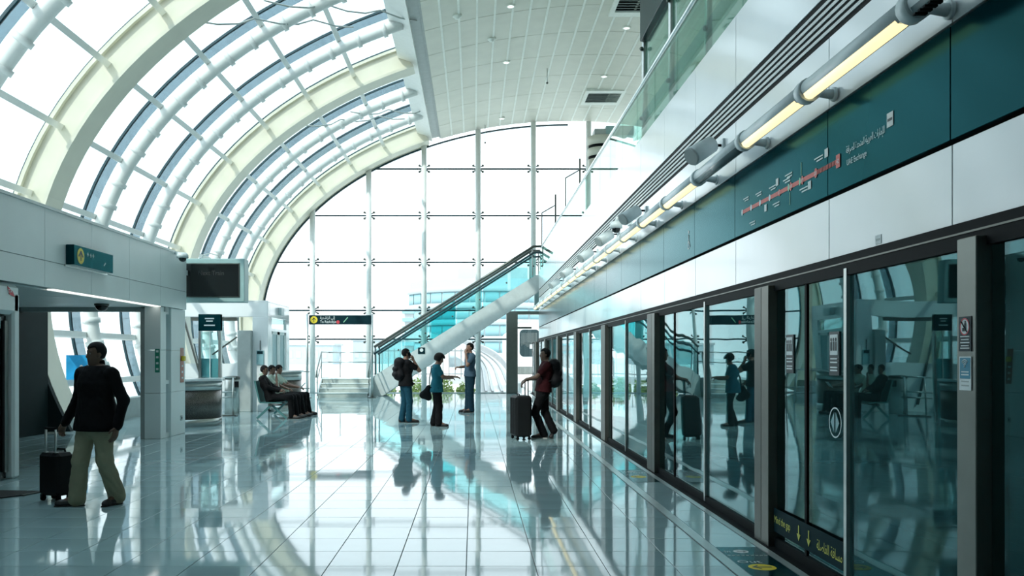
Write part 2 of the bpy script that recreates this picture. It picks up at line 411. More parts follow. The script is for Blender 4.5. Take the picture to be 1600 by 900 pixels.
# ---- edge beam between vault and ceiling, ceiling
def poly_y(pts, y0, y1): return MB().prism([(x, y0, z) for x, z in pts], (0, y1 - y0, 0))
struct('trim_1', poly_y([(-2.42, 11.15), (-2.36, 10.86), (-1.75, 10.66), (-1.75, 11.3)], -4, YW), 'whitemat')
struct('trim_2', poly_y([(-1.75, 10.80), (-1.45, 10.86), (-1.45, 11.2), (-1.75, 11.2)], -4, YW), 'trimgrey')
cb = MB()
XS = [-1.45 + .55 * k for k in range(22)]
for xa, xb in zip(XS[:-1], XS[1:]):
    cb.prism([(xa, -4, ellz(xa, .14)), (xb, -4, ellz(xb, .14)), (xb, -4, ellz(xb, .3)), (xa, -4, ellz(xa, .3))], (0, YW + 4, 0))
ceil = struct('ceiling', cb, 'trimgrey')
SX = [-1.42 + .505 * k for k in range(23)]
YR = [YW - 2.1 * k for k in range(11)]
for xa, xb in zip(SX[:-1], SX[1:]):
    for y1, y0 in zip(YR[:-1], YR[1:]):
        a, c = xa + .03, xb - .03
        MB().prism([(a, y0 + .012, ellz(a, .10)), (c, y0 + .012, ellz(c, .10)), (c, y0 + .012, ellz(c, .13)), (a, y0 + .012, ellz(a, .13))], (0, y1 - y0 - .024, 0)).build('ceiling_panel', 'ceil', ceil)
    MB().prism([(xb - .03, -4, ellz(xb - .03, .085)), (xb + .03, -4, ellz(xb + .03, .085)), (xb + .03, -4, ellz(xb + .03, .135)), (xb - .03, -4, ellz(xb - .03, .135))], (0, YW + 4, 0)).build('batten', 'batten', ceil)
b = MB()
for xa, xb in zip(SX[:-1], SX[1:]):
    b.prism([(xa + .03, -4, ellz(xa + .03, .10)), (xb - .03, -4, ellz(xb - .03, .10)), (xb - .03, -4, ellz(xb - .03, .13)), (xa + .03, -4, ellz(xa + .03, .13))], (0, YR[-1] + 4, 0))
tag(b.build('near_ceiling_panels', 'ceil', ceil), kind='stuff')
# unseen end of the hall; opaque shell length chosen to hold down front light
band(b := MB(), -4, 6.05, .85, 1.0); struct('wall_near_shade', b, 'lintel')
b = MB().prism([(x, -4.2, z) for x, y, z in arc(0, .9)] + [(10.1, -4.2, ellz(10.1)), (10.1, -4.2, -1.2), (-9.4, -4.2, -1.2)], (0, .2, 0)); struct('wall_back', b, 'lintel')
# ---- end glass wall
ew = sempty('window_1', (0, YW, 0))
MX = [-9.12 - .01, -6.79, -4.42, -2.09, .19, 2.52, 4.85, 7.2, 10.0]; TZ = [0, 2.28, 3.5, 5.54, 7.52, 9.5, 12.0]
for xa, xb in zip(MX[:-1], MX[1:]):
    for za, zb in zip(TZ[:-1], TZ[1:]):
        if xa > 2.4 and zb < 4: continue
        if xa > 2.4 and za < 4: za = 4.62
        if xa == .19 and zb < 4: xc = 1.38
        else: xc = xb
        P = []
        n = 14
        xs = [xa + .02 + (xc - xa - .04) * k / n for k in range(n + 1)]
        top = [(x, min(zb - .025, ellz(x, -.06))) for x in xs if ellz(x, -.06) > za + .03]
        lowx = 4 - 13 * math.sqrt(max(0, 1 - ((za - 3) / 8.43) ** 2)) if za < 3 else None
        if len(top) < 2: continue
        x0 = top[0][0]
        P = [(x0, YW, za + .01), (top[-1][0], YW, za + .01)] + [(x, YW, z) for x, z in reversed(top)]
        MB().prism(P, (0, .02, 0)).build('glass_pane', 'fglass', ew)
mull = []
for x in MX[1:7]:
    z0 = 0 if x < 2.4 else 4.8
    m_ = MB().tube([(x, YW - .22, z0), (x, YW - .22, ellz(x, .05))], .115, 12).build('mullion', 'whitemat', ew)
    for z in TZ[1:-1]:
        if z < z0 or z > ellz(x) - .2: continue
        b = MB().ball((x, YW - .1, z), .05, 8, 6)
        for sx_ in (-1, 1):
            b.bar((x, YW - .15, z), (x + sx_ * .20, YW - .03, z + .13), .045, .045); b.bar((x, YW - .15, z), (x + sx_ * .20, YW - .03, z - .13), .045, .045)
            for sz in (-1, 1): b.disc((x + sx_ * .20, YW - .03, z + sz * .13), .05, (1, 0, 0), (0, 0, 1), 10, .03)
        b.build('spider_fitting', 'darksteel', m_)
for z in TZ[1:-1]:
    xl = 4 - 13 * math.sqrt(1 - ((z - 3) / 8.43) ** 2) + .1
    xr = 10 if z > 4 else 1.4
    MB().box(xl, xr, YW - .035, YW + .03, z - .032, z + .032).build('transom', 'gasket', ew)
b = MB(); band(b, YW - .04, YW + .06, -.09, -.03, -19, 90, 50); b.build('edge_frame', 'gasket', ew)
b = MB(); band(b, YW - .1, YW + .2, -.02, .9, -19, 63, 40); b.build('outer_frame', 'cream', ew)
MB().box(-9, 1.4, YW - .06, YW + .08, -.02, .03).build('base_channel', 'pale_steel', ew)
# steel portal at the track end
pf = sempty('trim_3', (1.62, YW - .3, 0))
MB().box(1.38, 1.86, YW - .3, YW + .1, 0, 3.45, .015).build('post', 'midsteel', pf)
MB().box(1.38, 3.6, YW - .28, YW + .08, 3.32, 3.46).build('beam', 'midsteel', pf)
MB().box(1.86, 2.45, YW - .2, YW - .1, 2.72, 2.80).build('beam', 'midsteel', pf)
MB().box(1.9, 2.43, YW - .16, YW - .14, 2.81, 3.3).build('glass_pane', 'fglass', pf)
MB().box(1.9, 2.43, YW - .16, YW - .14, .04, 2.71).build('glass_pane', 'fglass', pf)
MB().box(2.5, 2.78, YW - 1.2, YW - .9, 3.45, 4.6).build('hanger', 'teal_housing', pf)
# ---- right-hand fascia
FJ = [-4, -1.8, -.2, 1.42, 3.05, 4.68, 6.3, 8.54, 10.1, 11.74, 13.4, 15.1, 16.8, 18.5, 20.2, 21.9, 23.6, 25.3, 27, 28.7, 30.4, 32.1, YE]
wr = struct('wall_right', MB().box(2.545, 2.75, -4, YE, 2.2, 4.8), 'black')
for ya, yb in zip(FJ[:-1], FJ[1:]):
    a, c = ya + .005, yb - .005
    MB().box(2.5, 2.53, a, c, 2.235, 2.655, .002).build('lower_panel', 'white', wr)
    MB().box(2.49, 2.53, a, c, 2.68, 3.275, .002).build('dark_panel', 'signblank', wr)
    MB().box(2.5, 2.53, a, c, 3.295, 3.79, .002).build('middle_panel', 'white', wr)
    MB().box(2.5, 2.53, a, c, 4.115, 4.80, .002).build('upper_panel', 'white', wr)
for k in range(5):
    z = 3.82 + .052 * k + .013
    MB().box(2.5, 2.506, -4, YE, z, z + .026).build('louvre_fin', 'whitemat', wr)
MB().box(2.508, 2.545, -4, YE, 3.79, 4.115).build('slot_backing', 'black', wr)
MB().box(2.5, 2.75, YE, YE + .04, 2.2, 4.8).build('end_panel', 'whitemat', wr)
tr5 = struct('trim_5', MB().box(2.46, 2.75, -4, YE, 2.13, 2.225), 'black')
MB().box(2.455, 2.47, -4, YE, 2.165, 2.175).build('thin_bead', 'poststeel', tr5)
# ---- mezzanine floor and upper enclosure
struct('floor_upper', MB().box(2.56, 10.1, -4, YW - .3, 4.58, 4.79), 'whitemat')
struct('wall_upper', MB().box(10.0, 10.2, -4, YW, -1.2, 11), 'lintel')
# ---- track side
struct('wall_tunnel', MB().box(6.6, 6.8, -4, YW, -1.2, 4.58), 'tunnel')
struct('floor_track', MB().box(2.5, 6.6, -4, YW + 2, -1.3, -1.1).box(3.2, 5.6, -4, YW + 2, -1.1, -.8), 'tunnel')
# ---- platform screen doors: one door_<n> per bay
PY = [-1.8, 2.73, 7.3, 11.9, 16.4, 21.0, 25.6, 30.1, 34.7, 37.8]
for i, (ya, yb) in enumerate(zip(PY[:-1], PY[1:])):
    d_ = sempty('door_%d' % (i + 1), (2.48, ya, 0))
    w = .36 if ya < 8 else .5
    b = MB().box(2.40, 2.56, ya, ya + w, 0, 2.13, .004); b.build('jamb_post', 'poststeel', d_)
    MB().box(2.398, 2.402, ya + .18, ya + w - .02, .02, 2.12).build('jamb_face', 'facesteel', d_)
    a = ya + w
    if i == 1: cuts = [(a, 4.28), (4.45, 5.9), (5.9, 6.64), (6.64, yb)]
    elif i == 2: cuts = [(a, 9.5), (9.5, 11.0), (11.0, yb)]
    elif i == 3: cuts = [(a, 14.45), (14.45, 16.05), (16.05, yb)]
    else: cuts = [(a, a + (yb - a) * .5), (a + (yb - a) * .5, yb - .3), (yb - .3, yb)]
    for ca, cc in cuts:
        MB().box(2.47, 2.482, ca + .012, cc - .012, .07, 2.12).build('glass_pane', 'dglass', d_)
    for k, (ca, cc) in enumerate(cuts[:-1]):
        if i == 1 and k == 0: continue
        thin = k == len(cuts) - 2
        MB().box(2.445 if not thin else 2.46, 2.50, cc - (.02 if thin else .022), cc + (.02 if thin else .022), .02, 2.13).build('mullion', 'black' if thin else 'steel', d_)
    MB().box(2.45, 2.5, a, yb, .004, .075).build('bottom_rail', 'black', d_)
    MB().box(2.45, 2.5, a, yb, 2.085, 2.13).build('top_rail', 'black', d_)
    if i == 1:
        MB().box(2.40, 2.54, 4.28, 4.45, 0, 2.13, .004).build('wide_post', 'midsteel', d_)
        gb = MB().box(2.444, 2.448, 5.93, 7.29, .13, .32).build('warning_band', 'band', d_)
        text('Mind the gap', .085, (2.442, 7.28, .205), (0, -1, 0), (0, 0, 1), M['ytext'], d_, fit=.36)
        text(arab('مسافة الفاصلة'), .10, (2.442, 6.38, .18), (0, -1, 0), (0, 0, 1), M['ytext'], d_, fit=.44)
        for yy in (6.73, 6.53):
            MB().box(2.440, 2.443, yy - .008, yy + .008, .20, .28).prism([(2.443, yy - .035, .215), (2.443, yy + .035, .215), (2.443, yy, .165)], (-.003, 0, 0)).build('arrow', 'ytext', d_)
        # pictogram notices and oval mark on the glass
        for yy in (6.98, 6.12):
            sg = MB().box(2.462, 2.468, yy - .085, yy + .085, 1.42, 1.72).build('notice', 'sign', d_)
            q = MB().box(2.459, 2.462, yy - .065, yy + .065, 1.56, 1.70); q.build('pictogram_field', 'wtext', sg)
            q = MB()
            for e_ in (-.04, 0, .04): q.disc((2.457, yy + e_, 1.665), .014, (0, 1, 0), (0, 0, 1), 10).box(2.456, 2.458, yy + e_ - .012, yy + e_ + .012, 1.59, 1.65)
            q.build('pictogram', 'sign', sg)
            q = MB()
            for zz in (1.53, 1.505, 1.47, 1.45): q.box(2.459, 2.461, yy - .06, yy + .06, zz, zz + .01)
            q.build('print_lines', 'wtext', sg)
        ov = MB().disc((2.461, 6.1, 1.1), .105, (0, 1, 0), (0, 0, 1), 32, r0=.095).build('round_mark', 'wtext', d_)
        q = MB(); 
        for sg_ in (-1, 1): q.prism([(2.461, 6.1 + sg_ * .012, 1.17), (2.461, 6.1 + sg_ * .012, 1.03), (2.461, 6.1 + sg_ * .07, 1.1)], (-.002, 0, 0))
        q.build('arrow', 'haze_window', d_)
    if i in (2, 3):
        MB().disc((2.399, ya + .1 + w / 2, 1.82), .04, (0, 1, 0), (0, 0, 1), 20, .012).build('button', 'chrome', d_)
# ---- left-hand panelled lintel, soffit, piers
wl_ = struct('wall_left', MB().box(-6.0, -5.83, 3, 18.05, 2.5, 3.55), 'trimgrey')
LJ = [3, 4.6, 6.1, 7.6, 9.1, 10.62, 12.12, 13.6, 15.1, 16.6, 18.1]
for ya, yb in zip(LJ[:-1], LJ[1:]):
    MB().box(-5.83, -5.8, ya + .004, yb - .004, 2.49, 2.846, .002).build('wall_panel', 'lintel', wl_)
    MB().box(-5.83, -5.8, ya + .004, yb - .004, 2.854, 3.56, .002).build('wall_panel', 'lintel', wl_)
MB().box(-6.02, -5.8, 18.05, 18.08, 2.49, 3.56).build('end_panel', 'lintel', wl_)
MB().box(-6.1, -5.78, 3, 18.1, 3.56, 3.60).build('coping', 'whitemat', wl_)
sf = struct('trim_4', MB().box(-9.1, -6.0, 8, 17.0, 2.5, 2.62), 'lintel')
for k in range(6): MB().box(-9.0, -6.05, 8 + 1.5 * k + .006, 9.5 + 1.5 * k - .006, 2.485, 2.5).build('soffit_panel', 'whitemat', sf)
MB().box(-6.0, -5.9, 12.6, 16.9, 2.485, 2.499).build('light_slot', 'downlight', sf)
MB().box(-9.2, -5.85, 17.0, 17.14, 2.40, 2.5).build('beam', 'trimgrey', sf)
pr = sempty('wall_pier', (-5.98, 16.8, 0))
def stack(name, x0, x1, y0, y1, zs):
    for za, zb in zip(zs[:-1], zs[1:]): MB().box(x0, x1, y0, y1, za + .003, zb - .003, .002).build(name, 'lintel', pr)
ZS = [0, .86, 1.67, 2.49]
stack('pier_panel', -6.17, -5.87, 16.8, 17.1, ZS); stack('pier_panel', -6.17, -5.86, 17.36, 18.2, ZS)
MB().box(-6.27, -6.17, 16.86, 16.98, 0, 2.45).build('jamb', 'trimgrey', pr)
MB().box(-6.02, -5.98, 17.1, 17.36, .08, 1.02).build('glass_slit', 'haze_window', pr)
MB().box(-6.02, -5.98, 17.1, 17.36, 1.1, 2.36).build('glass_slit', 'haze_window', pr)
MB().box(-6.04, -5.9, 17.1, 17.36, 1.02, 1.1).box(-6.04, -5.9, 17.1, 17.36, 2.36, 2.49).box(-6.04, -5.9, 17.1, 17.36, 0, .08).build('slit_frame', 'lintel', pr)
# dark cladding wall whose edge follows the foot of the first arch
P = [(-12, 18.1, 0)] + [(ell(t, -.03)[0], 18.1, ell(t, -.03)[1]) for t in np.linspace(-20.7, -1.5, 12)] + [(-12, 18.1, 2.6)]
struct('wall_cladding', MB().prism(P, (0, .12, 0)), 'dark_wall')
struct('wall_lobby_lightblock', MB().box(-8.75, -8.6, 11.45, 18.1, 0, 2.48), 'dark_wall')  # added dark wall, blocks vault daylight to keep the lobby dark
struct('floor_lobby', MB().box(-12, -9.35, 8, 18.2, -.05, -.001), 'tile')
# glazed portal at the left edge
d_ = sempty('door_10', (-5.85, 11.5, 0))
MB().box(-5.98, -5.82, 11.34, 11.5, 0, 2.36, .03).build('frame_post', 'lintel', d_)
hd = MB().box(-5.98, -5.82, 8, 11.5, 2.08, 2.47, .05).build('header', 'lintel', d_)
MB().prism([(-5.815, 11.36, 2.30), (-5.815, 11.22, 2.33), (-5.815, 11.17, 2.43), (-5.815, 11.30, 2.37)], (.003, 0, 0)).build('emblem', 'rtext', hd)
text('RTA', .06, (-5.81, 11.17, 2.35), (0, 1, 0), (0, 0, 1), M['wtext'], hd)
MB().box(-5.94, -5.90, 8, 11.3, .02, 2.06).build('glass_pane', 'blackgloss', d_)
MB().box(-5.89, -5.86, 11.2, 11.28, .1, 2.0).build('pull_bar', 'darksteel', d_)
MB().box(-5.89, -5.885, 10.9, 11.15, 1.9, 2.04).build('notice', 'haze_window', d_)  # added pale panel standing in for blue reflections in the glass
struct('wall_shaft', MB().box(-9, -6.0, 7.9, 11.45, 0, 2.48), 'dark_wall')
# ---- ground outside
struct('ground', MB().box(-400, 400, YW + .3, 900, -.5, -.35).box(-400, -9.5, -60, YW + .3, -.5, -.35), 'ground')
# ================================================================ THINGS ON THE RIGHT-HAND FASCIA
LG = 'tube lights along the fascia'
segs = [(3.15, 4.67, 0), (4.67, 6.17, 1), (6.17, 7.58, 1), (7.58, 9.15, 0)]
y = 9.15
while y < 33: segs.append((y, y + 1.52, 1)); y += 1.52
for k, (ya, yb, on) in enumerate(segs):
    if k == 0: lb = 'nearest unlit tube light above the dark line panel, with a vented black underside'
    elif not on: lb = 'only dark unlit tube among the glowing ones, beside the bracketed loudspeaker'
    elif k == 1: lb = 'largest glowing tube light, above the blank dark panel at top right'
    elif k == 2: lb = 'second glowing tube light from the near end, above the station line map'
    elif k < 12: lb = 'glowing tube light on the fascia, %s beyond the dark unlit tube' % ['first', 'second', 'third', 'fourth', 'fifth', 'sixth', 'seventh', 'eighth'][k - 4]
    else: lb = 'tiny glowing tube light at the far end of the row along the fascia'
    t = thing('tube_light', lb, 'lamp', (2.30, ya, 3.38), LG)
    a, c = ya + .056, yb - .02
    prof = []
    hb = MB(); n = 12; P = []
    for q in range(n + 1):
        an = R(-55) + R(290) * q / n - R(0)
        P.append((2.30 + .068 * math.cos(an), 3.38 + .068 * math.sin(an)))
    hb.prism([(x, a, z) for x, z in P], (0, c - a, 0)); hb.sm = [False] * 2 + [True] * (len(hb.f) - 3) + [False]
    hb.build('housing', 'lampbody', t)
    if on:
        MB().tube([(2.287, a + .05, 3.342), (2.287, c - .05, 3.342)], .042, 10).build('lit_tube', 'lamp', t)
    else:
        MB().tube([(2.287, a + .05, 3.345), (2.287, c - .05, 3.345)], .044, 10).build('unlit_tube', 'lampoff', t)
        if k == 0:
            b = MB()
            for q in range(26): b.box(2.245, 2.31, a + .1 + q * .05, a + .125 + q * .05, 3.292, 3.302)
            b.build('vent_slats', 'black', t)
    MB().tube([(2.30, yb - .05, 3.375), (2.30, yb + .05, 3.375)], .082, 16).build('collar', 'lampbody', t)
    br = MB().tube([(2.31, yb, 3.37), (2.47, yb, 3.355)], [.022, .035], 10).build('bracket', 'lampbody', t)
    MB().tube([(2.47, yb, 3.355), (2.489, yb, 3.355)], .05, 14).build('wall_flange', 'lampbody', br)
SPK = [(4.55, 'large cylindrical loudspeaker at the top edge over the nearest lamp'),
       (8.8, 'grey projector loudspeaker on a bracket above the unlit tube'),
       (12.8, 'grey loudspeaker on the fascia just nearer than the dome camera'),
       (15.3, 'small loudspeaker on the fascia just beyond the dome camera'),
       (17.9, 'loudspeaker on the fascia, second beyond the dome camera'),
       (21.5, 'small loudspeaker on the fascia, third beyond the dome camera'),
       (24.8, 'farthest visible loudspeaker of the row above the lamps')]
for y, lb in SPK:
    zs = .10; t = thing('wall_speaker', lb, 'loudspeaker', (2.30, y, 3.50 + zs), 'loudspeakers above the tube lights')
    MB().tube([(2.35, y + .06, 3.545 + zs), (2.13, y - .06, 3.40 + zs)], [.085, .095], 14).build('body', 'lampbody', t)
    MB().tube([(2.13, y - .06, 3.40 + zs), (2.115, y - .068, 3.39 + zs)], .082, 14).build('grille', 'trimgrey', t)
    a = MB().tube([(2.33, y + .05, 3.535 + zs), (2.40, y + .16, 3.56 + zs), (2.48, y + .16, 3.56 + zs)], .014, 8).build('arm', 'black', t)
    MB().box(2.475, 2.50, y + .10, y + .22, 3.50 + zs, 3.62 + zs, .004).build('wall_plate', 'lampbody', t)
t = thing('dome_camera', 'white dome security camera hanging from a curved arm on the fascia', 'camera', (2.25, 14.2, 3.62))
MB().tube([(2.50, 14.3, 3.74), (2.36, 14.25, 3.76), (2.28, 14.2, 3.74), (2.26, 14.2, 3.68)], .03, 10).build('arm', 'lampbody', t)
MB().box(2.47, 2.50, 14.2, 14.4, 3.64, 3.80, .005).build('wall_plate', 'lampbody', t)
MB().lathe([(0, .07), (.06, .07), (.095, .04), (.10, -.04), (0, -.04)], (2.26, 14.2, 3.62), 20).build('housing', 'lampbody', t)
MB().ball((2.26, 14.2, 3.575), .07, 14, 8).build('dome', 'blackgloss', t)
# ---- station line map printed on the dark band
SXW = 2.488
def S(px, py): return wx(px, py, SXW)
t = thing('line_map', 'red metro line map with numbered stops on the dark fascia band', 'sign', (SXW, 7.0, 2.88))
def sbox(y0, y1, z0, z1, nm, m, par=None, dx=.0015, off=0): return MB().box(SXW - off, SXW - off - dx, y0, y1, z0, z1).build(nm, m, par or t)
LZ = 2.883
y0, y1, ymid = S(1160, 330)[1], S(1310, 248)[1], S(1275, 265)[1]
sbox(ymid, y0, LZ - .017, LZ + .017, 'red_line', 'red')
for k in range(15):
    ya = ymid + (y1 - ymid) * k / 15; sbox(ya, ya + (y1 - ymid) / 30, LZ - .017, LZ + .017, 'line_dash', 'red')
stops = [(1160, ''), (1174, ''), (1188, ''), (1203, ''), (1218, '17'), (1236, '18'), (1254, '19'), (1275, '20'), (1310, '42')]
for px, nb in stops:
    yy = 3500 * SXW / 2.5 / (px - 740); r_ = .030 if nb in ('20', '42') else .024
    if nb == '42':
        o = MB().box(SXW - .002, SXW - .004, yy - .032, yy + .032, LZ - .045, LZ + .045).build('stop_plate', 'red', t)
    elif nb in ('18', '19'):
        o = MB().disc((SXW - .003, yy, LZ), (.022, .034), (0, 1, 0), (0, 0, 1), 16).build('stop_plate', 'red', t)
        MB().disc((SXW - .0026, yy + .05, LZ), (.02, .03), (0, 1, 0), (0, 0, 1), 16).build('stop_plate', 'grn', t)
        z_ = (LZ - .14, LZ - .04) if nb == '18' else (LZ + .04, LZ + .14)
        sbox(yy + .022, yy + .030, *z_, 'branch_line', 'grn')
    else:
        o = MB().disc((SXW - .003, yy, LZ), (r_, r_ * 1.2), (0, 1, 0), (0, 0, 1), 16).build('stop_plate', 'red' if nb else 'wtext', t)
    if nb: text(nb, .042, (SXW - .0055, yy + .022, LZ - .015), (0, -1, 0), (0, 0, 1), M['wtext'], t, fit=.042)
text('UAE Exchange', .055, (SXW - .003, 5.97, LZ - .062), (0, -1, 0), (0, 0, 1), M['wtext'], t, fit=.30)
text(arab('الإمارات العربية المتحدة للصرافة'), .065, (SXW - .003, 5.98, LZ + .02), (0, -1, 0), (0, 0, 1), M['wtext'], t, fit=.56)
pl = sbox(5.31, 5.39, LZ + .04, LZ + .125, 'white_plate', 'wtext', off=.001)
MB().box(SXW - .003, SXW - .004, 5.32, 5.38, LZ + .074, LZ + .09).build('print_lines', 'sign', pl)
for px, py in ((1212, 290), (1190, 300), (1286, 243), (1262, 292), (1238, 270), (1170, 308), (1218, 316), (1180, 346), (1235, 278)):   # illegible station captions, only bars at this size
    x_, yy, zz = S(px, py)
    b = MB()
    for q in (0, .022): b.box(SXW - .001, SXW - .0025, yy, yy + .16 - q * 2, zz - q, zz - q + .010)
    b.build('caption_lines', 'wtext', t)
for px, py in ((1212, 288), (1288, 243), (1262, 293), (1194, 328)):
    x_, yy, zz = S(px, py); MB().box(SXW - .001, SXW - .0026, yy - .07, yy - .01, zz - .02, zz + .04).build('white_plate', 'wtext', t)
t = thing('wheelchair_symbol', 'thin white wheelchair symbol on the pale end of the dark band', 'symbol', (SXW, 10.4, 2.95))
x_, yy, zz = S(1076, 375)
MB().disc((SXW - .002, yy, zz - .06), .05, (0, 1, 0), (0, 0, 1), 18, r0=.038).build('wheel', 'wtext', t)
MB().disc((SXW - .002, yy, zz + .09), .02, (0, 1, 0), (0, 0, 1), 12).bar((SXW - .002, yy, zz + .06), (SXW - .002, yy, zz - .02), .012, .004, (1, 0, 0)).bar((SXW - .002, yy, zz - .02), (SXW - .002, yy - .06, zz - .08), .012, .004, (1, 0, 0)).build('figure', 'wtext', t)
t = thing('small_notice', 'tiny white sticker low on the fascia panel above the near doors', 'label', (2.498, 5.55, 2.27))
MB().box(2.499, 2.496, 5.49, 5.57, 2.245, 2.30).build('sheet', 'wtext', t)
MB().box(2.4958, 2.4952, 5.50, 5.56, 2.265, 2.278).build('print_lines', 'trimgrey', t)
# ---- stickers on the wide silver door post
xs = 2.398
t = thing('warning_sticker', 'black sticker with a red ringed prohibition sign on the silver door post', 'sticker', (xs, 4.36, 1.65))
MB().box(xs, xs - .002, 4.315, 4.425, 1.575, 1.745).build('sheet', 'sign', t)
MB().disc((xs - .003, 4.37, 1.695), (.042, .042), (0, 1, 0), (0, 0, 1), 28).build('white_disc', 'wtext', t)
MB().disc((xs - .004, 4.37, 1.695), .042, (0, 1, 0), (0, 0, 1), 28, r0=.036).build('red_ring', 'rtext', t)
b = MB().box(xs - .004, xs - .005, 4.355, 4.372, 1.673, 1.712).box(xs - .004, xs - .005, 4.376, 4.39, 1.673, 1.69).disc((xs - .0045, 4.363, 1.718), .007, (0, 1, 0), (0, 0, 1), 10)
b.build('pictogram', 'sign', t)
MB().bar((xs - .006, 4.40, 1.722), (xs - .006, 4.345, 1.668), .006, .001, (1, 0, 0)).build('slash', 'black', t)
b = MB()
for q, z in enumerate((1.645, 1.63, 1.615, 1.60, 1.588)): b.box(xs - .002, xs - .003, 4.33 + .006 * (q % 2), 4.41 - .006 * (q % 2), z, z + .005)
b.build('print_lines', 'wtext', t)
t = thing('wifi_sticker', 'blue and white wireless network sticker below the prohibition sticker', 'sticker', (xs, 4.36, 1.48))
MB().box(xs, xs - .002, 4.315, 4.42, 1.385, 1.55).build('sheet', 'wtext', t)
MB().box(xs - .002, xs - .003, 4.322, 4.413, 1.442, 1.544).build('blue_field', 'bluesign', t)
b = MB()
for r0_ in (.012, .022, .032):
    b.tube([(xs - .004, 4.3675 + r0_ * math.cos(a), 1.502 + r0_ * math.sin(a)) for a in np.linspace(R(40), R(140), 9)], .0025, 6)
b.ball((xs - .004, 4.3675, 1.502), .005, 8, 6); b.build('radio_waves', 'wtext', t)
b = MB()
for z in (1.472, 1.458): b.box(xs - .003, xs - .004, 4.335, 4.40, z, z + .006)
b.build('print_lines', 'wtext', t)
b = MB()
for z in (1.425, 1.405): b.box(xs - .002, xs - .003, 4.335, 4.40, z, z + .007)
b.build('dark_print_lines', 'trimgrey', t)
# ---- floor decals
def decal(yc, lb):
    t = thing('floor_decal', lb, 'floor sign', (2.0, yc, .001))
    MB().box(1.968, 2.30, yc - .55, yc + .62, .0008, .0022).build('sheet', 'signblank', t)
    MB().disc((2.12, yc - .08, .003), (.10, .10), (1, 0, 0), (0, 1, 0), 32).build('yellow_disc', 'yellow', t)
    MB().box(2.07, 2.19, yc - .09, yc - .07, .0032, .0042).prism([(2.10, yc - .02, .0032), (2.10, yc - .04, .0032), (2.065, yc - .08, .0032), (2.10, yc - .12, .0032), (2.10, yc - .14, .0032), (2.045, yc - .08, .0032)], (0, 0, .001)).build('arrow', 'sign', t)
    text('Out', .11, (1.985, yc + .06, .0032), (1, 0, 0), (0, 1, 0), M['wtext'], t)
    MB().disc((2.12, yc + .45, .003), .06, (1, 0, 0), (0, 1, 0), 28).build('white_disc', 'wtext', t)
    MB().bar((2.09, yc + .46, .0036), (2.15, yc + .44, .0036), .012, .001).prism([(2.145, yc + .47, .0032), (2.165, yc + .435, .0032), (2.13, yc + .415, .0032)], (0, 0, .001)).build('arrow', 'sign', t)
    text('In', .07, (1.985, yc + .42, .0032), (1, 0, 0), (0, 1, 0), M['wtext'], t)
    b = MB()
    for k in range(9): b.box(1.975 + k * .036, 1.998 + k * .036, yc + .30, yc + .315, .003, .004)
    b.build('dashed_line', 'wtext', t)
    return t
decal(6.66, 'dark teal floor decal with yellow arrow disc at the bottom edge')
decal(11.6, 'dark floor decal with yellow arrow disc farther along the door line')
# ================================================================ MEZZANINE
t = thing('balustrade', 'green tinted glass balustrade with round handrail along the mezzanine edge', 'railing', (2.5, 18, 4.8))
y = 1.6
while y < 33:
    MB().box(2.505, 2.52, y + .006, y + 1.344, 4.80, 5.56).build('glass_panel', 'bglass', t); y += 1.35
MB().tube([(2.51, -2, 5.60), (2.51, 33.4, 5.60)], .028, 12).build('handrail', 'chrome', t)
MB().box(2.50, 2.525, -2, 33.4, 5.55, 5.585).build('glass_clamp_rail', 'steel', t)
t = thing('glass_lobby_screen', 'tall glass screen with dark header between steel posts on the mezzanine', 'partition', (3.2, 14.5, 4.8))
for yy in (12.2, 14.5, 16.8):
    MB().tube([(3.2, yy, 4.8), (3.2, yy, 9.6)], .05, 12).build('post', 'steel', t)
    for z in (6.0, 7.3): MB().ball((3.14, yy - .05, z), .04, 8, 6).build('glass_fixing', 'darksteel', t)
for yy in (12.25, 14.55): MB().box(3.22, 3.235, yy, yy + 2.2, 4.82, 7.42).build('glass_panel', 'bglass', t)
MB().box(3.12, 3.3, 11.5, 16.8, 7.45, 8.5, .01).build('header', 'sign', t)
def wing(y, px, lb, z1):
    x = (px - 740) * y / 1400
    t = thing('glass_wing_screen', lb, 'partition', (x, y, 4.8))
    MB().box(x - .03, x + .03, y - .03, y + .03, 4.8, z1).build('post', 'darksteel', t)
    MB().box(x - .55, x - .03, y - .006, y + .006, 4.9, z1 - .5).build('glass_panel', 'fglass', t)
    f = MB().bar((x - .55, y, 4.8), (x - .55, y, z1 - .75), .04, .04, (0, 1, 0)).bar((x - .55, y, z1 - .75), (x - .03, y, z1 - .45), .04, .04, (0, 1, 0)); f.build('frame', 'darksteel', t)
wing(34.4, 906, 'tall dark framed glass wing screen, nearer the round column', 9.15)
wing(36.2, 868, 'dark framed glass wing screen, nearer the stair top', 8.1)
t = thing('round_column', 'broad pale round column with two dark ring grooves on the mezzanine', 'column', (5.1, 35.6, 4.8))
MB().tube([(5.1, 35.6, 4.8), (5.1, 35.6, 9.35)], .56, 32).build('shaft', 'ceil', t)
MB().tube([(5.1, 35.6, 9.35), (5.1, 35.6, 9.47)], .535, 32).build('ring_groove', 'black', t)
MB().tube([(5.1, 35.6, 9.47), (5.1, 35.6, 9.78)], .57, 32).build('collar', 'ceil', t)
MB().tube([(5.1, 35.6, 9.78), (5.1, 35.6, 9.9)], .535, 32).build('ring_groove', 'black', t)
MB().tube([(5.1, 35.6, 9.9), (5.1, 35.6, 10.25)], .58, 32).build('collar', 'ceil', t)
MB().box(4.75, 5.2, 35.2, 35.9, 10.25, 10.5, .01).build('bracket_box', 'trimgrey', t)
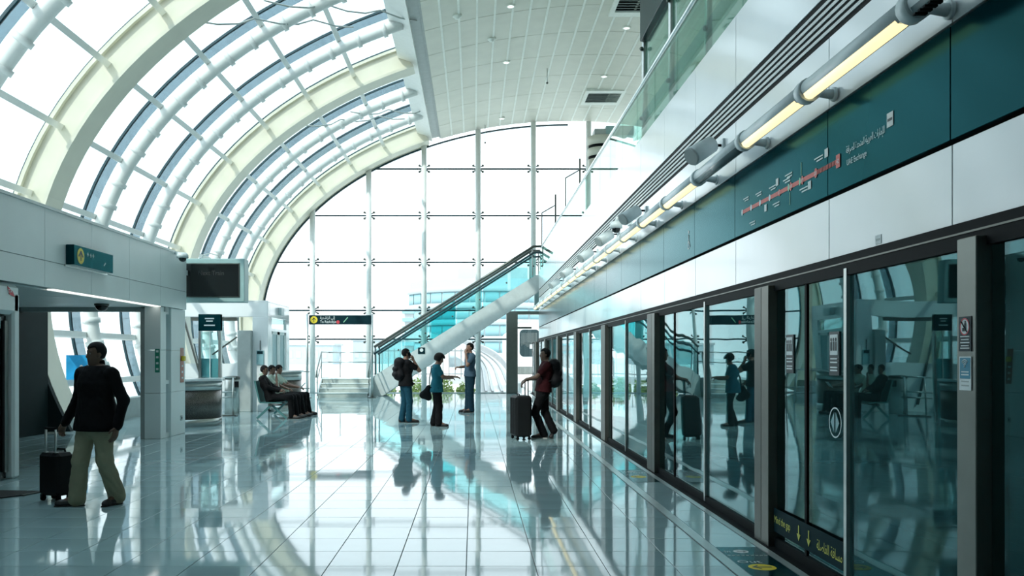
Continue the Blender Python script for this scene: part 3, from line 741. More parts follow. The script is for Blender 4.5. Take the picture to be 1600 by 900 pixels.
MB().box(5.2, 6.3, 35.2, 35.9, 10.25, 10.62, .01).build('bracket_box', 'teal_housing', t)
# ---- ceiling fittings
def onceil(px, py):
    Y = 30.0
    for _ in range(25):
        x = (px - 740) * Y / 1400; Y = 1400 * (ellz(x, .10) - 1.55) / (557 - py)
    return (x, Y, ellz(x, .10))
for px, py, wd, lb in ((942, 151, 1.25, 'slatted air grille in the ceiling near the round column'), (1000, 3, 1.25, 'slatted air grille cut by the top edge of the picture')):
    x, y, z = onceil(px, py)
    t = thing('air_grille', lb, 'vent', (x, y, z))
    f = MB()
    for a in ((-.75, .75, -.95, -.62), (-.75, .75, .62, .95), (-.75, -.62, -.62, .62), (.62, .75, -.62, .62)):
        f.box(x + a[0], x + a[1], y + a[2], y + a[3], z - .06, z + .02)
    f.build('frame', 'batten', t)
    MB().box(x - .62, x + .62, y - .62, y + .62, z - .01, z + .02).build('backing', 'black', t)
    for q in range(7):
        yy = y - .55 + q * .183
        MB().obox(Matrix.Translation((x, yy, z - .03)) @ Matrix.Rotation(R(35), 4, 'X'), .62, .06, .008).build('slat', 'trimgrey', t)
DL = [(798, 8, 'round downlight near the top edge of the ceiling'), (791, 96, 'round downlight in the middle of the ceiling'), (979, 42, 'round downlight at the right, above the glass balustrade'), (944, 118, 'round downlight just in front of the slatted air grille'), (784, 184, 'downlight near the far glass wall, over the third mullion')]
for px, py, lb in DL:
    x, y, z = onceil(px, py)
    t = thing('downlight', lb, 'lamp', (x, y, z), 'ceiling downlights')
    MB().tube([(x, y, z - .045), (x, y, z + .02)], .125, 20).build('trim_ring', 'batten', t)
    MB().disc((x, y, z - .048), .085, (1, 0, 0), (0, 1, 0), 18, .002).build('lens', 'downlight', t)
for px, py, lb in ((714, 24, 'white smoke detector near the top left of the ceiling'), (768, 60, 'small white smoke detector left of the middle downlight')):
    x, y, z = onceil(px, py)
    t = thing('smoke_detector', lb, 'detector', (x, y, z), 'smoke detectors on the ceiling')
    MB().lathe([(0, -.10), (.06, -.10), (.10, -.05), (.13, -.04), (.13, .02), (0, .02)], (x, y, z), 18).build('body', 'batten', t)
for px, py, L, lb in ((758, 195, .75, 'thin hanging rod at the ceiling edge near the far glass wall'), (855, 107, .5, 'thin dark hanging rod in the middle of the ceiling')):
    x, y, z = onceil(px, py)
    t = thing('hanging_rod', lb, 'rod', (x, y, z))
    MB().tube([(x, y, z + .02), (x, y, z - L)], .014, 8).build('rod', 'trimgrey', t)
    MB().ball((x, y, z - L), .04, 10, 6).build('tip', 'darksteel', t)
# ================================================================ STAIRS
SY0, SY1 = 35.1, 36.6
t = thing('entrance_steps', 'short flight of four stone steps up to a railed landing', 'stairs', (-5.0, 34, 0))
for k in range(4):
    MB().box(-5.88, -4.02, 33.95 + .3 * k, SY1, .175 * k, .175 * (k + 1) - .03).build('step', 'stone', t)
    MB().box(-5.9, -4.0, 33.92 + .3 * k, 33.95 + .3 * k + (.3 if k < 3 else 1.75), .175 * (k + 1) - .03, .175 * (k + 1), .006).build('tread', 'lintel', t)
for x in (-5.93, -3.97):
    P = [(x - .03, 33.9, 0), (x - .03, 34.95, .72), (x - .03, SY1, .72), (x - .03, SY1, 0)]
    MB().prism(P, (.06, 0, 0)).build('side_string', 'stringer', t)
    MB().tube([(x, 33.75, .75), (x, 33.8, .95), (x, 33.95, 1.05), (x, 34.95, 1.72), (x, SY1, 1.72)], .028, 10).build('handrail', 'midsteel', t)
    MB().tube([(x, 33.9, .55), (x, 34.0, .68), (x, 34.95, 1.32), (x, SY1, 1.32)], .02, 8).build('lower_rail', 'midsteel', t)
    MB().tube([(x, 34.0, 0), (x, 34.0, 1.08)], .022, 8).build('post', 'steel', t); MB().tube([(x, 34.95, .7), (x, 34.95, 1.72)], .022, 8).build('post', 'steel', t)
for z in (1.72, 1.32): MB().tube([(-5.93, SY1, z), (-4.0, SY1, z)], .026, 10).build('handrail', 'steel', t)
for x in (-5.45, -4.0): MB().tube([(x, SY1, .7), (x, SY1, 1.72)], .024, 8).build('post', 'steel', t)
t = thing('long_staircase', 'long stair rising right with turquoise glass balustrades and pale stringer', 'stairs', (-3.9, 35.8, 0))
X0, Z0, X1, Z1 = -3.9, .80, 2.45, 4.74
sl = (Z1 - Z0) / (X1 - X0)
def zt(x): return Z0 + sl * (x - X0)
for yy in (SY0, SY1):
    P = [(-3.92, yy - .05, .0), (-3.92, yy - .05, zt(-3.92)), (X1, yy - .05, zt(X1)), (2.75, yy - .05, zt(X1)), (2.75, yy - .05, 4.32), (2.6, yy - .05, zt(2.6) - .70), (-3.55, yy - .05, .02)]
    MB().prism(P, (0, .10, 0)).build('stringer', 'stringer', t)
ns = 23
for k in range(ns):
    xa = X0 + (X1 - X0) * k / ns; xb = X0 + (X1 - X0) * (k + 1) / ns; z = .56 + (4.60 - .56) * (k + 1) / ns
    MB().box(xa, xb + .03, SY0 + .05, SY1 - .05, z - .05, z).box(xb, xb + .03, SY0 + .05, SY1 - .05, z - .17, z - .05).build('step', 'lintel', t)
for q, yy in enumerate((SY0, SY1)):
    n = 6
    for k in range(n):
        xa = X0 + .05 + (X1 - X0) * k / n; xb = X0 - .0 + (X1 - X0) * (k + 1) / n
        P = [(xa, yy, zt(xa) - .05), (xb, yy, zt(xb) - .05), (xb, yy, zt(xb) + .98), (xa, yy, zt(xa) + .98)]
        MB().prism(P, (0, .012, 0))  .build('glass_panel', 'tglass' if k == 2 else 'sglass', t)
        if q == 0: 
            for hz in (.35, .75): MB().ball((xb - .1, yy - .02, zt(xb) + hz), .035, 8, 6).build('glass_stud', 'darksteel', t)
    MB().tube([(X0, yy, zt(X0) + 1.12), (X1 - .1, yy, zt(X1) + 1.12), (X1 + .9, yy, zt(X1) + 1.14)], .052, 10).build('handrail', 'darksteel', t)
    MB().tube([(X0, yy - .08, zt(X0) + .84), (X1 - .1, yy - .08, zt(X1) + .86), (X1 + .3, yy - .08, zt(X1) + .88)], .042, 8).build('lower_handrail', 'gasket', t)
    for x in (X1 - .15, X1 + .2, X1 + .85): MB().tube([(x, yy, zt(X1) - .02), (x, yy, zt(X1) + 1.13)], .03, 8).build('post', 'steel', t)
    MB().tube([(X0 + .05, yy, .8), (X0 + .05, yy, zt(X0) + 1.12)], .03, 8).build('post', 'gasket', t)
sq = MB().box(pt(653, 0, 35)[0], pt(664, 0, 35)[0], SY0 - .065, SY0 - .055, pt(0, 553, 35)[2], pt(0, 543, 35)[2]).build('no_entry_label', 'sign', t)
c_ = pt(658.5, 547, 35); MB().disc((c_[0], SY0 - .067, c_[2]), .07, (1, 0, 0), (0, 0, 1), 16).build('white_disc', 'wtext', sq)
# ---- overhead direction sign on two posts
Y = 33.6
t = thing('direction_sign', 'black overhead direction sign with yellow disc on two posts before the steps', 'sign', (-5.05, Y, 0))
xa, xb = pt(483, 0, Y)[0], pt(580, 0, Y)[0]; za, zb = pt(0, 507, Y)[2], pt(0, 492.5, Y)[2]
for x in (xa - .07, xb + .03):
    p_ = MB().tube([(x, Y, 0), (x, Y, zb + .05)], .045, 12).build('post', 'steel', t); MB().box(x - .16, x + .16, Y - .1, Y + .1, 0, .02).build('base_plate', 'darksteel', p_)
bd = MB().box(xa, xb, Y - .05, Y + .05, za, zb, .008).build('board', 'sign', t)
MB().disc((xa + .19, Y - .055, (za + zb) / 2), .135, (1, 0, 0), (0, 0, 1), 28).build('yellow_disc', 'yellow', bd)
cx_ = xa + .19; cz_ = (za + zb) / 2
MB().box(cx_ - .012, cx_ + .012, Y - .060, Y - .056, cz_ - .08, cz_ + .06).prism([(cx_ - .07, Y - .06, cz_), (cx_, Y - .06, cz_ + .09), (cx_ + .07, Y - .06, cz_), (cx_ + .07, Y - .06, cz_ - .03), (cx_, Y - .06, cz_ + .05), (cx_ - .07, Y - .06, cz_ - .03)], (0, .003, 0)).build('arrow', 'sign', bd)
text('To Rashidiya', .15, (xa + .42, Y - .056, za + .05), (1, 0, 0), (0, 0, 1), M['wtext'], bd, fit=.60)
text(arab('إلى الراشدية'), .15, (xa + .42, Y - .056, za + .20), (1, 0, 0), (0, 0, 1), M['wtext'], bd, fit=.55)
MB().disc((xa + 1.09, Y - .056, za + .09), .065, (1, 0, 0), (0, 0, 1), 20).build('red_disc', 'rtext', bd)
MB().bar((xa + 1.30, Y - .056, za + .08), (xa + 1.46, Y - .056, zb - .08), .03, .004, (0, 1, 0)).build('stair_line', 'grn', bd)
# ================================================================ LEFT SIDE
t = thing('lintel_sign', 'dark teal sign with yellow disc fixed to the left panelled lintel', 'sign', (-5.74, 13.4, 3.0))
bd = MB().box(-5.80, -5.68, 12.74, 14.12, 2.86, 3.145, .006).build('board', 'signblank', t)
MB().disc((-5.676, 12.95, 3.0), .115, (0, 1, 0), (0, 0, 1), 28).build('yellow_disc', 'yellow', bd)
MB().bar((-5.674, 12.95, 2.93), (-5.674, 12.95, 3.05), .02, .003, (1, 0, 0)).bar((-5.674, 12.88, 2.99), (-5.674, 12.95, 3.07), .025, .003, (1, 0, 0)).bar((-5.674, 13.02, 2.99), (-5.674, 12.95, 3.07), .025, .003, (1, 0, 0)).build('arrow', 'sign', bd)
b = MB()
for yy, zz in ((13.16, 3.05), (13.26, 3.045), (13.35, 3.05)): b.box(-5.678, -5.675, yy, yy + .05, zz - .012, zz + .012).box(-5.678, -5.675, yy + .02, yy + .035, zz - .03, zz + .03)
b.build('print_marks', 'wtext', bd)
MB().bar((-5.676, 13.75, 2.94), (-5.676, 13.82, 2.99), .02, .003, (1, 0, 0)).build('print_marks', 'wtext', bd)
MB().box(-5.80, -5.785, 12.70, 14.16, 2.83, 2.86).build('mount_rail', 'steel', t)
t = thing('ceiling_display', 'hanging display in a grey green housing showing a dark screen', 'screen', (-5.37, 18.4, 3.1))
Y = 18.25
xa, xb = pt(277, 0, Y)[0], pt(382, 0, Y)[0]; za, zb = pt(0, 472, Y)[2], pt(0, 404, Y)[2]
MB().box(xa, xb, Y, Y + .34, za, zb, .012).build('housing', 'teal_housing', t)
sa, sb = pt(287, 0, Y)[0], pt(373, 0, Y)[0]; ta, tb_ = pt(0, 463, Y)[2], pt(0, 413, Y)[2]
sc_ = MB().box(sa, sb, Y - .006, Y + .002, ta, tb_).build('screen', 'tvglass', t)
text('Next Train', .13, ((sa + sb) / 2, Y - .008, tb_ - .22), (1, 0, 0), (0, 0, 1), mat('dim screen print', (.035, .04, .04), .6), sc_, align='CENTER', fit=.52)
MB().box(sa - .02, sb + .02, Y - .012, Y, tb_, tb_ + .02).box(sa - .02, sb + .02, Y - .012, Y, ta - .02, ta).box(sa - .02, sa, Y - .012, Y, ta, tb_).box(sb, sb + .02, Y - .012, Y, ta, tb_).build('bezel', 'darksteel', t)
MB().box(-6.0, -5.82, 18.09, 18.5, 3.2, 3.3).build('wall_bracket', 'lampbody', t)
MB().tube([(-5.6, Y + .15, zb), (-5.55, Y + .15, zb + .09), (-5.4, Y + .15, zb + .12), (-5.25, Y + .15, zb + .08), (-5.2, Y + .15, zb)], .012, 8).build('cable', 'trimgrey', t)
t = thing('dome_camera', 'white dome camera on the lintel end beside the hanging display', 'camera', (-5.65, 17.3, 3.5))
MB().bar((-5.80, 17.4, 3.56), (-5.62, 17.3, 3.52), .05, .05).build('arm', 'lampbody', t)
MB().lathe([(0, .06), (.08, .06), (.11, .02), (.11, -.04), (0, -.04)], (-5.62, 17.3, 3.49), 18).build('housing', 'lampbody', t)
MB().ball((-5.62, 17.3, 3.45), .075, 14, 8).build('dome', 'blackgloss', t)
t = thing('dome_camera', 'black half dome camera under the soffit behind the lintel', 'camera', (-6.6, 15.9, 2.48))
MB().ball((-6.6, 15.9, 2.45), .11, 16, 8, (1, 1, .9)).build('dome', 'blackgloss', t); MB().tube([(-6.6, 15.9, 2.45), (-6.6, 15.9, 2.486)], .125, 18).build('base_ring', 'darksteel', t)
def strip(loc_px, Y, x, lb, m, nm, n, yl=.09):
    za, zb = loc_px; z0 = 1.55 + (557 - zb) * Y / 1400; z1 = 1.55 + (557 - za) * Y / 1400
    t = thing(nm, lb, 'notice', (x, Y, z0)); MB().box(x - yl, x, Y - .004, Y, z0, z1).build('sheet', m, t)
    b = MB()
    for k in range(n):
        zz = z0 + (z1 - z0) * (k + .4) / n; b.box(x - yl * .75, x - yl * .25, Y - .007, Y - .004, zz, zz + (z1 - z0) * .35 / n)
    b.build('print_marks', 'wtext', t)
strip((545, 582), 16.8, -5.885, 'narrow green notice strip on the front of the left pier', 'greenstrip', 'notice_strip', 4)
t = thing('alarm_notice', 'red brown notice strip with a yellow call point on the pier edge', 'notice', (-5.85, 18.0, 1.3))
MB().box(-5.86, -5.852, 17.9, 18.1, 1.03, 1.72).build('sheet', 'orangestrip', t); MB().box(-5.86, -5.80, 17.94, 18.06, 1.46, 1.56, .01).build('call_point', 'yellow', t)
b = MB()
for z in (1.1, 1.22, 1.34): b.box(-5.852, -5.850, 17.96, 18.04, z, z + .04)
b.build('print_marks', 'wtext', t)
t = thing('wall_socket', 'small dark socket low on the pier beside the counter', 'socket', (-5.86, 17.95, .3))
MB().box(-5.86, -5.845, 17.9, 18.0, .27, .37, .004).build('plate', 'trimgrey', t); MB().box(-5.846, -5.842, 17.93, 17.97, .30, .34).build('outlet', 'black', t)
t = thing('entrance_mat', 'dark entrance mat on the floor at the left edge', 'mat', (-6, 10.3, 0))
MB().prism([(-5.75, 9.0, .001), (-5.02, 9.95, .001), (-4.92, 10.25, .001), (-5.75, 10.35, .001)], (0, 0, .012)).build('pile', 'mat', t)
MB().prism([(-5.02, 9.95, .001), (-4.99, 9.93, .001), (-4.89, 10.26, .001), (-4.92, 10.25, .001)], (0, 0, .015)).build('edging', 'darksteel', t)
# information counter (curved), its twin beyond the bench
def counter(name, lb, c, r, h, a0, a1):
    t = thing(name, lb, 'counter', c)
    ff = lambda z0, z1, rr: MB().lathe([(rr - .03, z0), (rr, z0), (rr, z1), (rr - .03, z1), (rr - .03, z0)], c, 28, R(a0), R(a1))
    ff(0, .16, r).build('plinth', 'steel', t); ff(.16, h * .76, r - .01).build('perforated_front', 'perf', t); ff(h * .76, h - .06, r).build('top_band', 'steel', t)
    P = [(c[0] + (r + .06) * math.cos(R(a0 + (a1 - a0) * k / 28)), c[1] + (r + .06) * math.sin(R(a0 + (a1 - a0) * k / 28)), h - .05) for k in range(29)]
    MB().prism(P, (0, 0, .05)).build('worktop', 'white', t)
    MB().bar((P[0][0], P[0][1], h / 2), (P[-1][0], P[-1][1], h / 2), .04, h - .1).build('back_panel', 'trimgrey', t)
    return t
counter('information_counter', 'curved counter with dark perforated front beside the left pier', (-6.62, 20.4, 0), .86, 1.05, -130, 60)
counter('information_counter', 'pale topped curved counter behind the three seated men', (-5.72, 26.0, 0), .72, 1.15, -90, 90)
t = thing('glass_totem', 'glazed information totem with a dark header behind the curved counter', 'totem', (-6.2, 21.4, 0))
Y = 21.4; xa, xb = pt(310, 0, Y)[0], pt(345, 0, Y)[0]
for x in (xa, xb - .06): MB().box(x, x + .06, Y, Y + .12, 0, 2.56).build('post', 'steel', t)
hd = MB().box(xa, xb, Y - .01, Y + .13, 2.16, 2.56, .006).build('header', 'signblank', t)
b = MB()
for z, w_ in ((2.44, .22), (2.38, .16), (2.28, .26)): b.box((xa + xb) / 2 - w_ / 2, (xa + xb) / 2 + w_ / 2, Y - .014, Y - .01, z, z + .03)
b.build('print_marks', 'wtext', hd)
gl = MB().box(xa + .06, xb - .06, Y + .03, Y + .05, .1, 2.14).build('glass_panel', 'sglass', t)
MB().box(xa + .06, xb - .06, Y + .07, Y + .09, .1, 1.5).build('back_sheet', 'haze_window', t)
MB().box((xa + xb) / 2 - .008, (xa + xb) / 2 + .008, Y + .025, Y + .055, .1, 2.14).build('joint', 'wtext', gl)
t = thing('litter_bin', 'cylindrical stainless litter bin beside the grey pylon', 'bin', (-6.55, 24.3, 0))
MB().lathe([(0, 0), (.2, 0), (.2, .92), (.19, .95), (0, .95)], (-6.55, 24.3, 0), 28).build('body', 'steel', t)
MB().lathe([(.205, .93), (.215, .93), (.215, 1.0), (.12, 1.02), (.12, .96), (.205, .93)], (-6.55, 24.3, 0), 28).build('rim', 'darksteel', t); MB().box(-6.42, -6.33, 24.08, 24.16, .72, .88).build('opening', 'black', t)
t = thing('barrier_rail', 'steel barrier rail between the counter and the litter bin', 'railing', (-6.8, 23.0, 0))
for x in (-6.75, -6.28): MB().tube([(x, 23.4, 0), (x, 23.4, 1.0)], .025, 10).build('post', 'steel', t)
for z in (1.0, .62, .48): MB().tube([(-6.95, 23.4, z), (-6.22, 23.4, z)], .022, 8).build('rail', 'steel', t)
MB().box(-6.85, -6.18, 23.3, 23.5, 0, .03).build('base', 'darksteel', t)
t = thing('poster', 'bright blue poster panel at the vault glass behind the walking man', 'poster', (-9.0, 20.42, 0))
MB().box(-9.28, -8.8, 20.4, 20.44, .98, 1.58).build('sheet', 'poster', t); MB().box(-8.95, -8.90, 20.42, 20.47, 0, 1.5).box(-8.86, -8.81, 20.42, 20.47, 0, 1.5).build('stand', 'darksteel', t)
b = MB()
for q in range(5): b.disc((-8.93 + .03 * (q % 2), 20.395, 1.12 + .05 * q), .03 + .01 * (q % 3), (1, 0, 0), (0, 0, 1), 8)
b.build('print_marks', 'wtext', t)
# white booth with side door
t = thing('white_booth', 'white kiosk room with overhanging lintel and a tall side door', 'booth', (-5.8, 26.6, 0))
MB().box(-8.9, -5.8, 25.3, 25.5, 2.67, 3.09, .01).build('front_lintel', 'white', t)
MB().box(-6.0, -5.8, 25.5, 28.2, 2.67, 3.09, .01).build('side_lintel', 'white', t)
MB().box(-8.9, -5.8, 25.3, 28.2, 3.09, 3.13).build('roof', 'white', t)
MB().box(-6.62, -6.24, 25.1, 25.5, 0, 2.28, .01).build('grey_pylon', 'teal_housing' if 0 else 'trimgrey', t)
MB().box(-6.24, -5.8, 25.28, 25.5, 0, 2.67, .006).build('corner_panel', 'white', t)
MB().box(-8.9, -6.6, 25.42, 25.46, 0, 1.35).build('front_panel', 'white', t)
MB().box(-8.9, -6.62, 25.42, 25.44, 1.35, 2.67).build('front_glass', 'fglass', t)
MB().bar((-8.2, 25.38, 2.6), (-7.5, 25.38, .2), .06, .05).build('diagonal_strut', 'darksteel', t); MB().bar((-7.4, 25.38, 1.6), (-6.7, 25.38, 2.1), .04, .04).build('diagonal_strut', 'darksteel', t)
MB().box(-8.0, -6.7, 25.36, 25.42, 2.56, 2.66).build('glazing_bar', 'darksteel', t)
dr = MB().box(-5.9, -5.8, 25.5, 25.75, 0, 2.67).box(-5.9, -5.8, 27.75, 28.2, 0, 2.67).box(-5.9, -5.8, 25.75, 27.75, 2.28, 2.36).build('door_frame', 'white', t)
for ya, yb in ((25.8, 26.7), (26.8, 27.7)):
    MB().box(-5.87, -5.84, ya + .12, yb - .12, .15, 2.2).build('door_pane', 'haze_window', dr)
    MB().box(-5.87, -5.82, ya, ya + .12, 0, 2.28).box(-5.87, -5.82, yb - .12, yb, 0, 2.28).box(-5.87, -5.82, ya, yb, 2.2, 2.28).box(-5.87, -5.82, ya, yb, 0, .15).build('door_stile', 'lintel', dr)
MB().box(-5.87, -5.84, 25.8, 27.7, 2.37, 2.66).build('transom_pane', 'sglass', t)
MB().box(-5.8, -5.7, 26.6, 27.0, 2.78, 3.0, .01).build('door_lamp', 'lampbody', t)
ph = MB().box(-6.12, -5.92, 25.25, 25.28, 1.32, 1.72).build('notice_board', 'haze_window', t); MB().box(-6.10, -5.94, 25.245, 25.25, 1.62, 1.70).build('dark_header', 'sign', ph); MB().tube([(-6.02, 25.26, 1.72), (-6.02, 25.26, 2.0)], .012, 6).build('aerial', 'darksteel', ph)
t = thing('post_rail', 'low steel rail with two posts between the rear counter and sign post', 'railing', (-5.0, 29, 0))
for x in (-5.75, -5.45): MB().tube([(x, 29.5, 0), (x, 29.5, 1.05)], .022, 8).build('post', 'steel', t)
for z in (1.05, .5, .32): MB().tube([(-6.2, 29.5, z), (-5.4, 29.5, z)], .02, 8).build('rail', 'steel', t)
# bench
t = thing('seat_bench', 'teal seat bench on crossed legs carrying the three seated men', 'bench', (-5.05, 23, 0))
MB().bar((-5.0, 22.0, .36), (-5.0, 24.2, .36), .08, .06).build('beam', 'darksteel', t)
for y in (22.35, 23.0, 23.65):
    st = MB().prism([(-5.28, y - .26, .425), (-4.75, y - .26, .415), (-4.72, y - .26, .39), (-5.28, y - .26, .395)], (0, .52, 0)).build('seat', 'benchteal', t)
    MB().prism([(-5.30, y - .26, .42), (-5.42, y - .26, .95), (-5.38, y - .26, .95), (-5.26, y - .26, .42)], (0, .52, 0)).build('backrest', 'benchteal', t)
for y in (22.15, 24.05):
    MB().bar((-5.35, y, .02), (-4.97, y, .38), .06, .05).build('leg', 'benchteal', t); MB().bar((-4.62, y, .02), (-5.02, y, .38), .06, .05).build('leg', 'benchteal', t)
# ================================================================ OUTSIDE
def building(name, lb, parts):
    t = thing(name, lb, 'building', parts['c'])
    return t
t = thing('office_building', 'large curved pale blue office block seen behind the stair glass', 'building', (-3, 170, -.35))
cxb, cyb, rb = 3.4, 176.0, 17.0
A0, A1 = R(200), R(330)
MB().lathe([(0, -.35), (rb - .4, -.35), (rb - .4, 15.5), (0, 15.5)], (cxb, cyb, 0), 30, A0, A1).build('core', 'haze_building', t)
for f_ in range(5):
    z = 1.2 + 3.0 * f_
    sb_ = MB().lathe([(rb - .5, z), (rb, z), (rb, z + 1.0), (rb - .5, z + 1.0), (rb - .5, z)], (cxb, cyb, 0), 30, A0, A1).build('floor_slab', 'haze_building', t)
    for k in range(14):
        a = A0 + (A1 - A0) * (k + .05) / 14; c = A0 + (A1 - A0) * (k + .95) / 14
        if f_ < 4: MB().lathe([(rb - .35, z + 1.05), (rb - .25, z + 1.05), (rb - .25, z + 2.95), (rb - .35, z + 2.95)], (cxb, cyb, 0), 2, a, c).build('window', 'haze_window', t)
MB().box(-3, 10, 166, 180, 15.5, 18.0).build('roof_block', 'haze_grey', t)
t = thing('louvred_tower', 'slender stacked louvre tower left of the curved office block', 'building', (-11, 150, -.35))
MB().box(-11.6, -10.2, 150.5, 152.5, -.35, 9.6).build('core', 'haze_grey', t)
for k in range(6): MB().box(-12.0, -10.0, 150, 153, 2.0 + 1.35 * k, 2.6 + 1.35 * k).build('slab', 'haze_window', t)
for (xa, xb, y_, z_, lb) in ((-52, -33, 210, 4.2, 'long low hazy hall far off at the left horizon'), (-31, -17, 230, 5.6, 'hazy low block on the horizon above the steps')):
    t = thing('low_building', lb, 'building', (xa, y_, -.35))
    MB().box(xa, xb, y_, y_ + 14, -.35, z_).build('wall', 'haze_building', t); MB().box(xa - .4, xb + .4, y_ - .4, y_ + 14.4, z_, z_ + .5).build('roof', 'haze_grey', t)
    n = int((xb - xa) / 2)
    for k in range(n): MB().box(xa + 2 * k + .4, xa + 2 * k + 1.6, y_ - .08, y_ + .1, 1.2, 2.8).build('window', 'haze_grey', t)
t = thing('metal_fence', 'thin railing fence on the forecourt behind the stair foot', 'fence', (-7, 62, -.35))
for k in range(16): MB().box(-7.2 + .42 * k, -7.12 + .42 * k, 62, 62.08, -.35, 2.1).build('picket', 'rail', t)
for z in (.3, 1.9): MB().box(-7.3, -.7, 62.02, 62.06, z, z + .08).build('rail', 'rail', t)
MB().box(-9, .2, 61.9, 62.2, -.35, .15).build('kerb', 'haze_grey', t)
# shrubs
def shrub(x, y, w_, h_, lb):
    t = thing('shrub', lb, 'plant', (x, y, -.35), 'shrubs outside the end wall')
    b = MB(); rnd = random.Random(int(x * 100 + y))
    for k in range(420):
        a = rnd.uniform(0, 6.283); e_ = rnd.uniform(0, 1); rr = (rnd.random() ** .4)
        p = Vector((x + w_ * rr * math.cos(a) * math.sqrt(1 - e_ * e_ * .8), y + .5 * rr * math.sin(a), -.3 + h_ * (.15 + .85 * e_ * rr)))
        d = Vector((rnd.gauss(0, 1), rnd.gauss(0, 1), rnd.gauss(0, .8))).normalized(); s_ = d.orthogonal().normalized(); L = rnd.uniform(.06, .12)
        b.add([p - d * L, p + s_ * L * .45, p + d * L, p - s_ * L * .45], [(0, 1, 2, 3)])
    b.build('leaves', 'foliage', t, fix=False)
    st = MB()
    for k in range(6): st.tube([(x + .08 * (k - 2.5), y, -.35), (x + w_ * .25 * (k - 2.5), y + .1 * (k % 3), -.3 + h_ * .6)], [.02, .008], 5)
    st.build('stems', 'bark', t)
for x, w_, h_, lb in ((-3.95, .5, .75, 'yellow green shrub outside the glass, left of the backpack man'), (-2.75, .6, .9, 'green shrub outside the glass between the two standing travellers'), (-1.45, .6, .95, 'bushy shrub outside the glass behind the outstretched hand'), (-.35, .45, .7, 'low shrub outside the glass near the man with a hand at his mouth')):
    shrub(x, 40.2, w_, h_, lb)
t = thing('planter_kerb', 'pale kerb of the planting bed outside the end wall', 'kerb', (-2, 39.4, -.35))
MB().box(-5.2, .6, 39.2, 39.4, -.35, -.05).build('kerb_stone', 'haze_grey', t)
# guideway and train
def gx(y): return 0.0 + 2.6 * math.sin((y - 41) / 40 * .9) * 0 + (.9 if y < 55 else .9 - (y - 55) ** 2 * .0022)
t = thing('guideway', 'pale curved concrete metro guideway climbing away outside', 'viaduct', (2, 45, -.35))
N = 26; ys = [42 + 3.1 * k for k in range(N)]
def gz(y): return -.2 + max(0, (y - 44)) * .062
def ribbon(off0, off1, h0, h1, nm, m):
    vs_ = []; fs = []
    for y in ys:
        for (o_, h_) in ((off0, h0), (off1, h0), (off1, h1), (off0, h1)): vs_.append((gx(y) + o_, y, gz(y) + h_))
    for k in range(N - 1):
        for q in range(4): fs.append((k * 4 + q, k * 4 + (q + 1) % 4, k * 4 + 4 + (q + 1) % 4, k * 4 + 4 + q))
    fs += [(0, 1, 2, 3), ((N - 1) * 4 + 3, (N - 1) * 4 + 2, (N - 1) * 4 + 1, (N - 1) * 4)]
    MB().add(vs_, fs).build(nm, m, t)
ribbon(-.6, 1.2, -.6, 0, 'deck', 'ground'); ribbon(-.75, -.6, -.7, .75, 'parapet', 'haze_grey'); ribbon(1.2, 1.35, -.7, .5, 'parapet', 'haze_grey')
for o_ in (-.35, -.05, .4, .85): ribbon(o_, o_ + .1, 0, .14, 'rail', 'rail')
for y in (60, 80, 100): MB().box(gx(y) - .2, gx(y) + .8, y - .5, y + .5, -.35, gz(y) - .55).build('pier', 'ground', t)
t = thing('metro_train', 'approaching metro train with rounded dark windscreen beyond the end glass', 'train', (4.55, 66, -.2))
Yt = 66.0; s_ = 1400 / Yt
tx, tz = (827.5 - 740) / s_, 1.55 + (557 - 536) / s_
def rr(cx0, cz0, hw, hh, r_, y, n=6):
    P = []
    for (sx_, sz, a0) in ((1, 1, 0), (-1, 1, 90), (-1, -1, 180), (1, -1, 270)):
        for k in range(n + 1):
            a = R(a0 + 90 * k / n); P.append((cx0 + sx_ * (hw - r_) + r_ * math.cos(a), y, cz0 + sz * (hh - r_) + r_ * math.sin(a)))
    return P
MB().prism(rr(tx, tz - .35, 1.05, 1.85, .5, Yt + .2), (0, 30, 0)).prism(rr(tx, tz - .3, .95, 1.7, .5, Yt), (0, .2, 0)).build('body', 'train_white', t)
ws = MB().prism(rr(tx, tz, .74, 1.0, .32, Yt - .06), (0, .06, 0)).build('windscreen', 'train_glass', t)
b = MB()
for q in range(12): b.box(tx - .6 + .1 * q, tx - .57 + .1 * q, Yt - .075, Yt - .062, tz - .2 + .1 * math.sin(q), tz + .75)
b.build('reflection_stripes', 'grille', ws)  # grey stripes that paint reflections onto the windscreen
MB().box(tx + .0, tx + .42, Yt - .09, Yt - .06, tz - .42, tz - .1).build('destination_display', 'haze_grey', ws)
for sx_ in (-1, 1): MB().ball((tx + sx_ * .62, Yt - .02, tz - 1.35), .12, 10, 8).build('headlight', 'wtext', t)
MB().box(tx - .9, tx + .9, Yt - .02, Yt + .3, tz - 2.3, tz - 1.7, .05).build('skirt', 'grille', t)
struct('floor_track_outside', MB().box(3.0, 6.4, YW + 1.2, 110, -.34, -.25).box(3.1, 5.2, 62, 98, -.25, .235), 'ground')
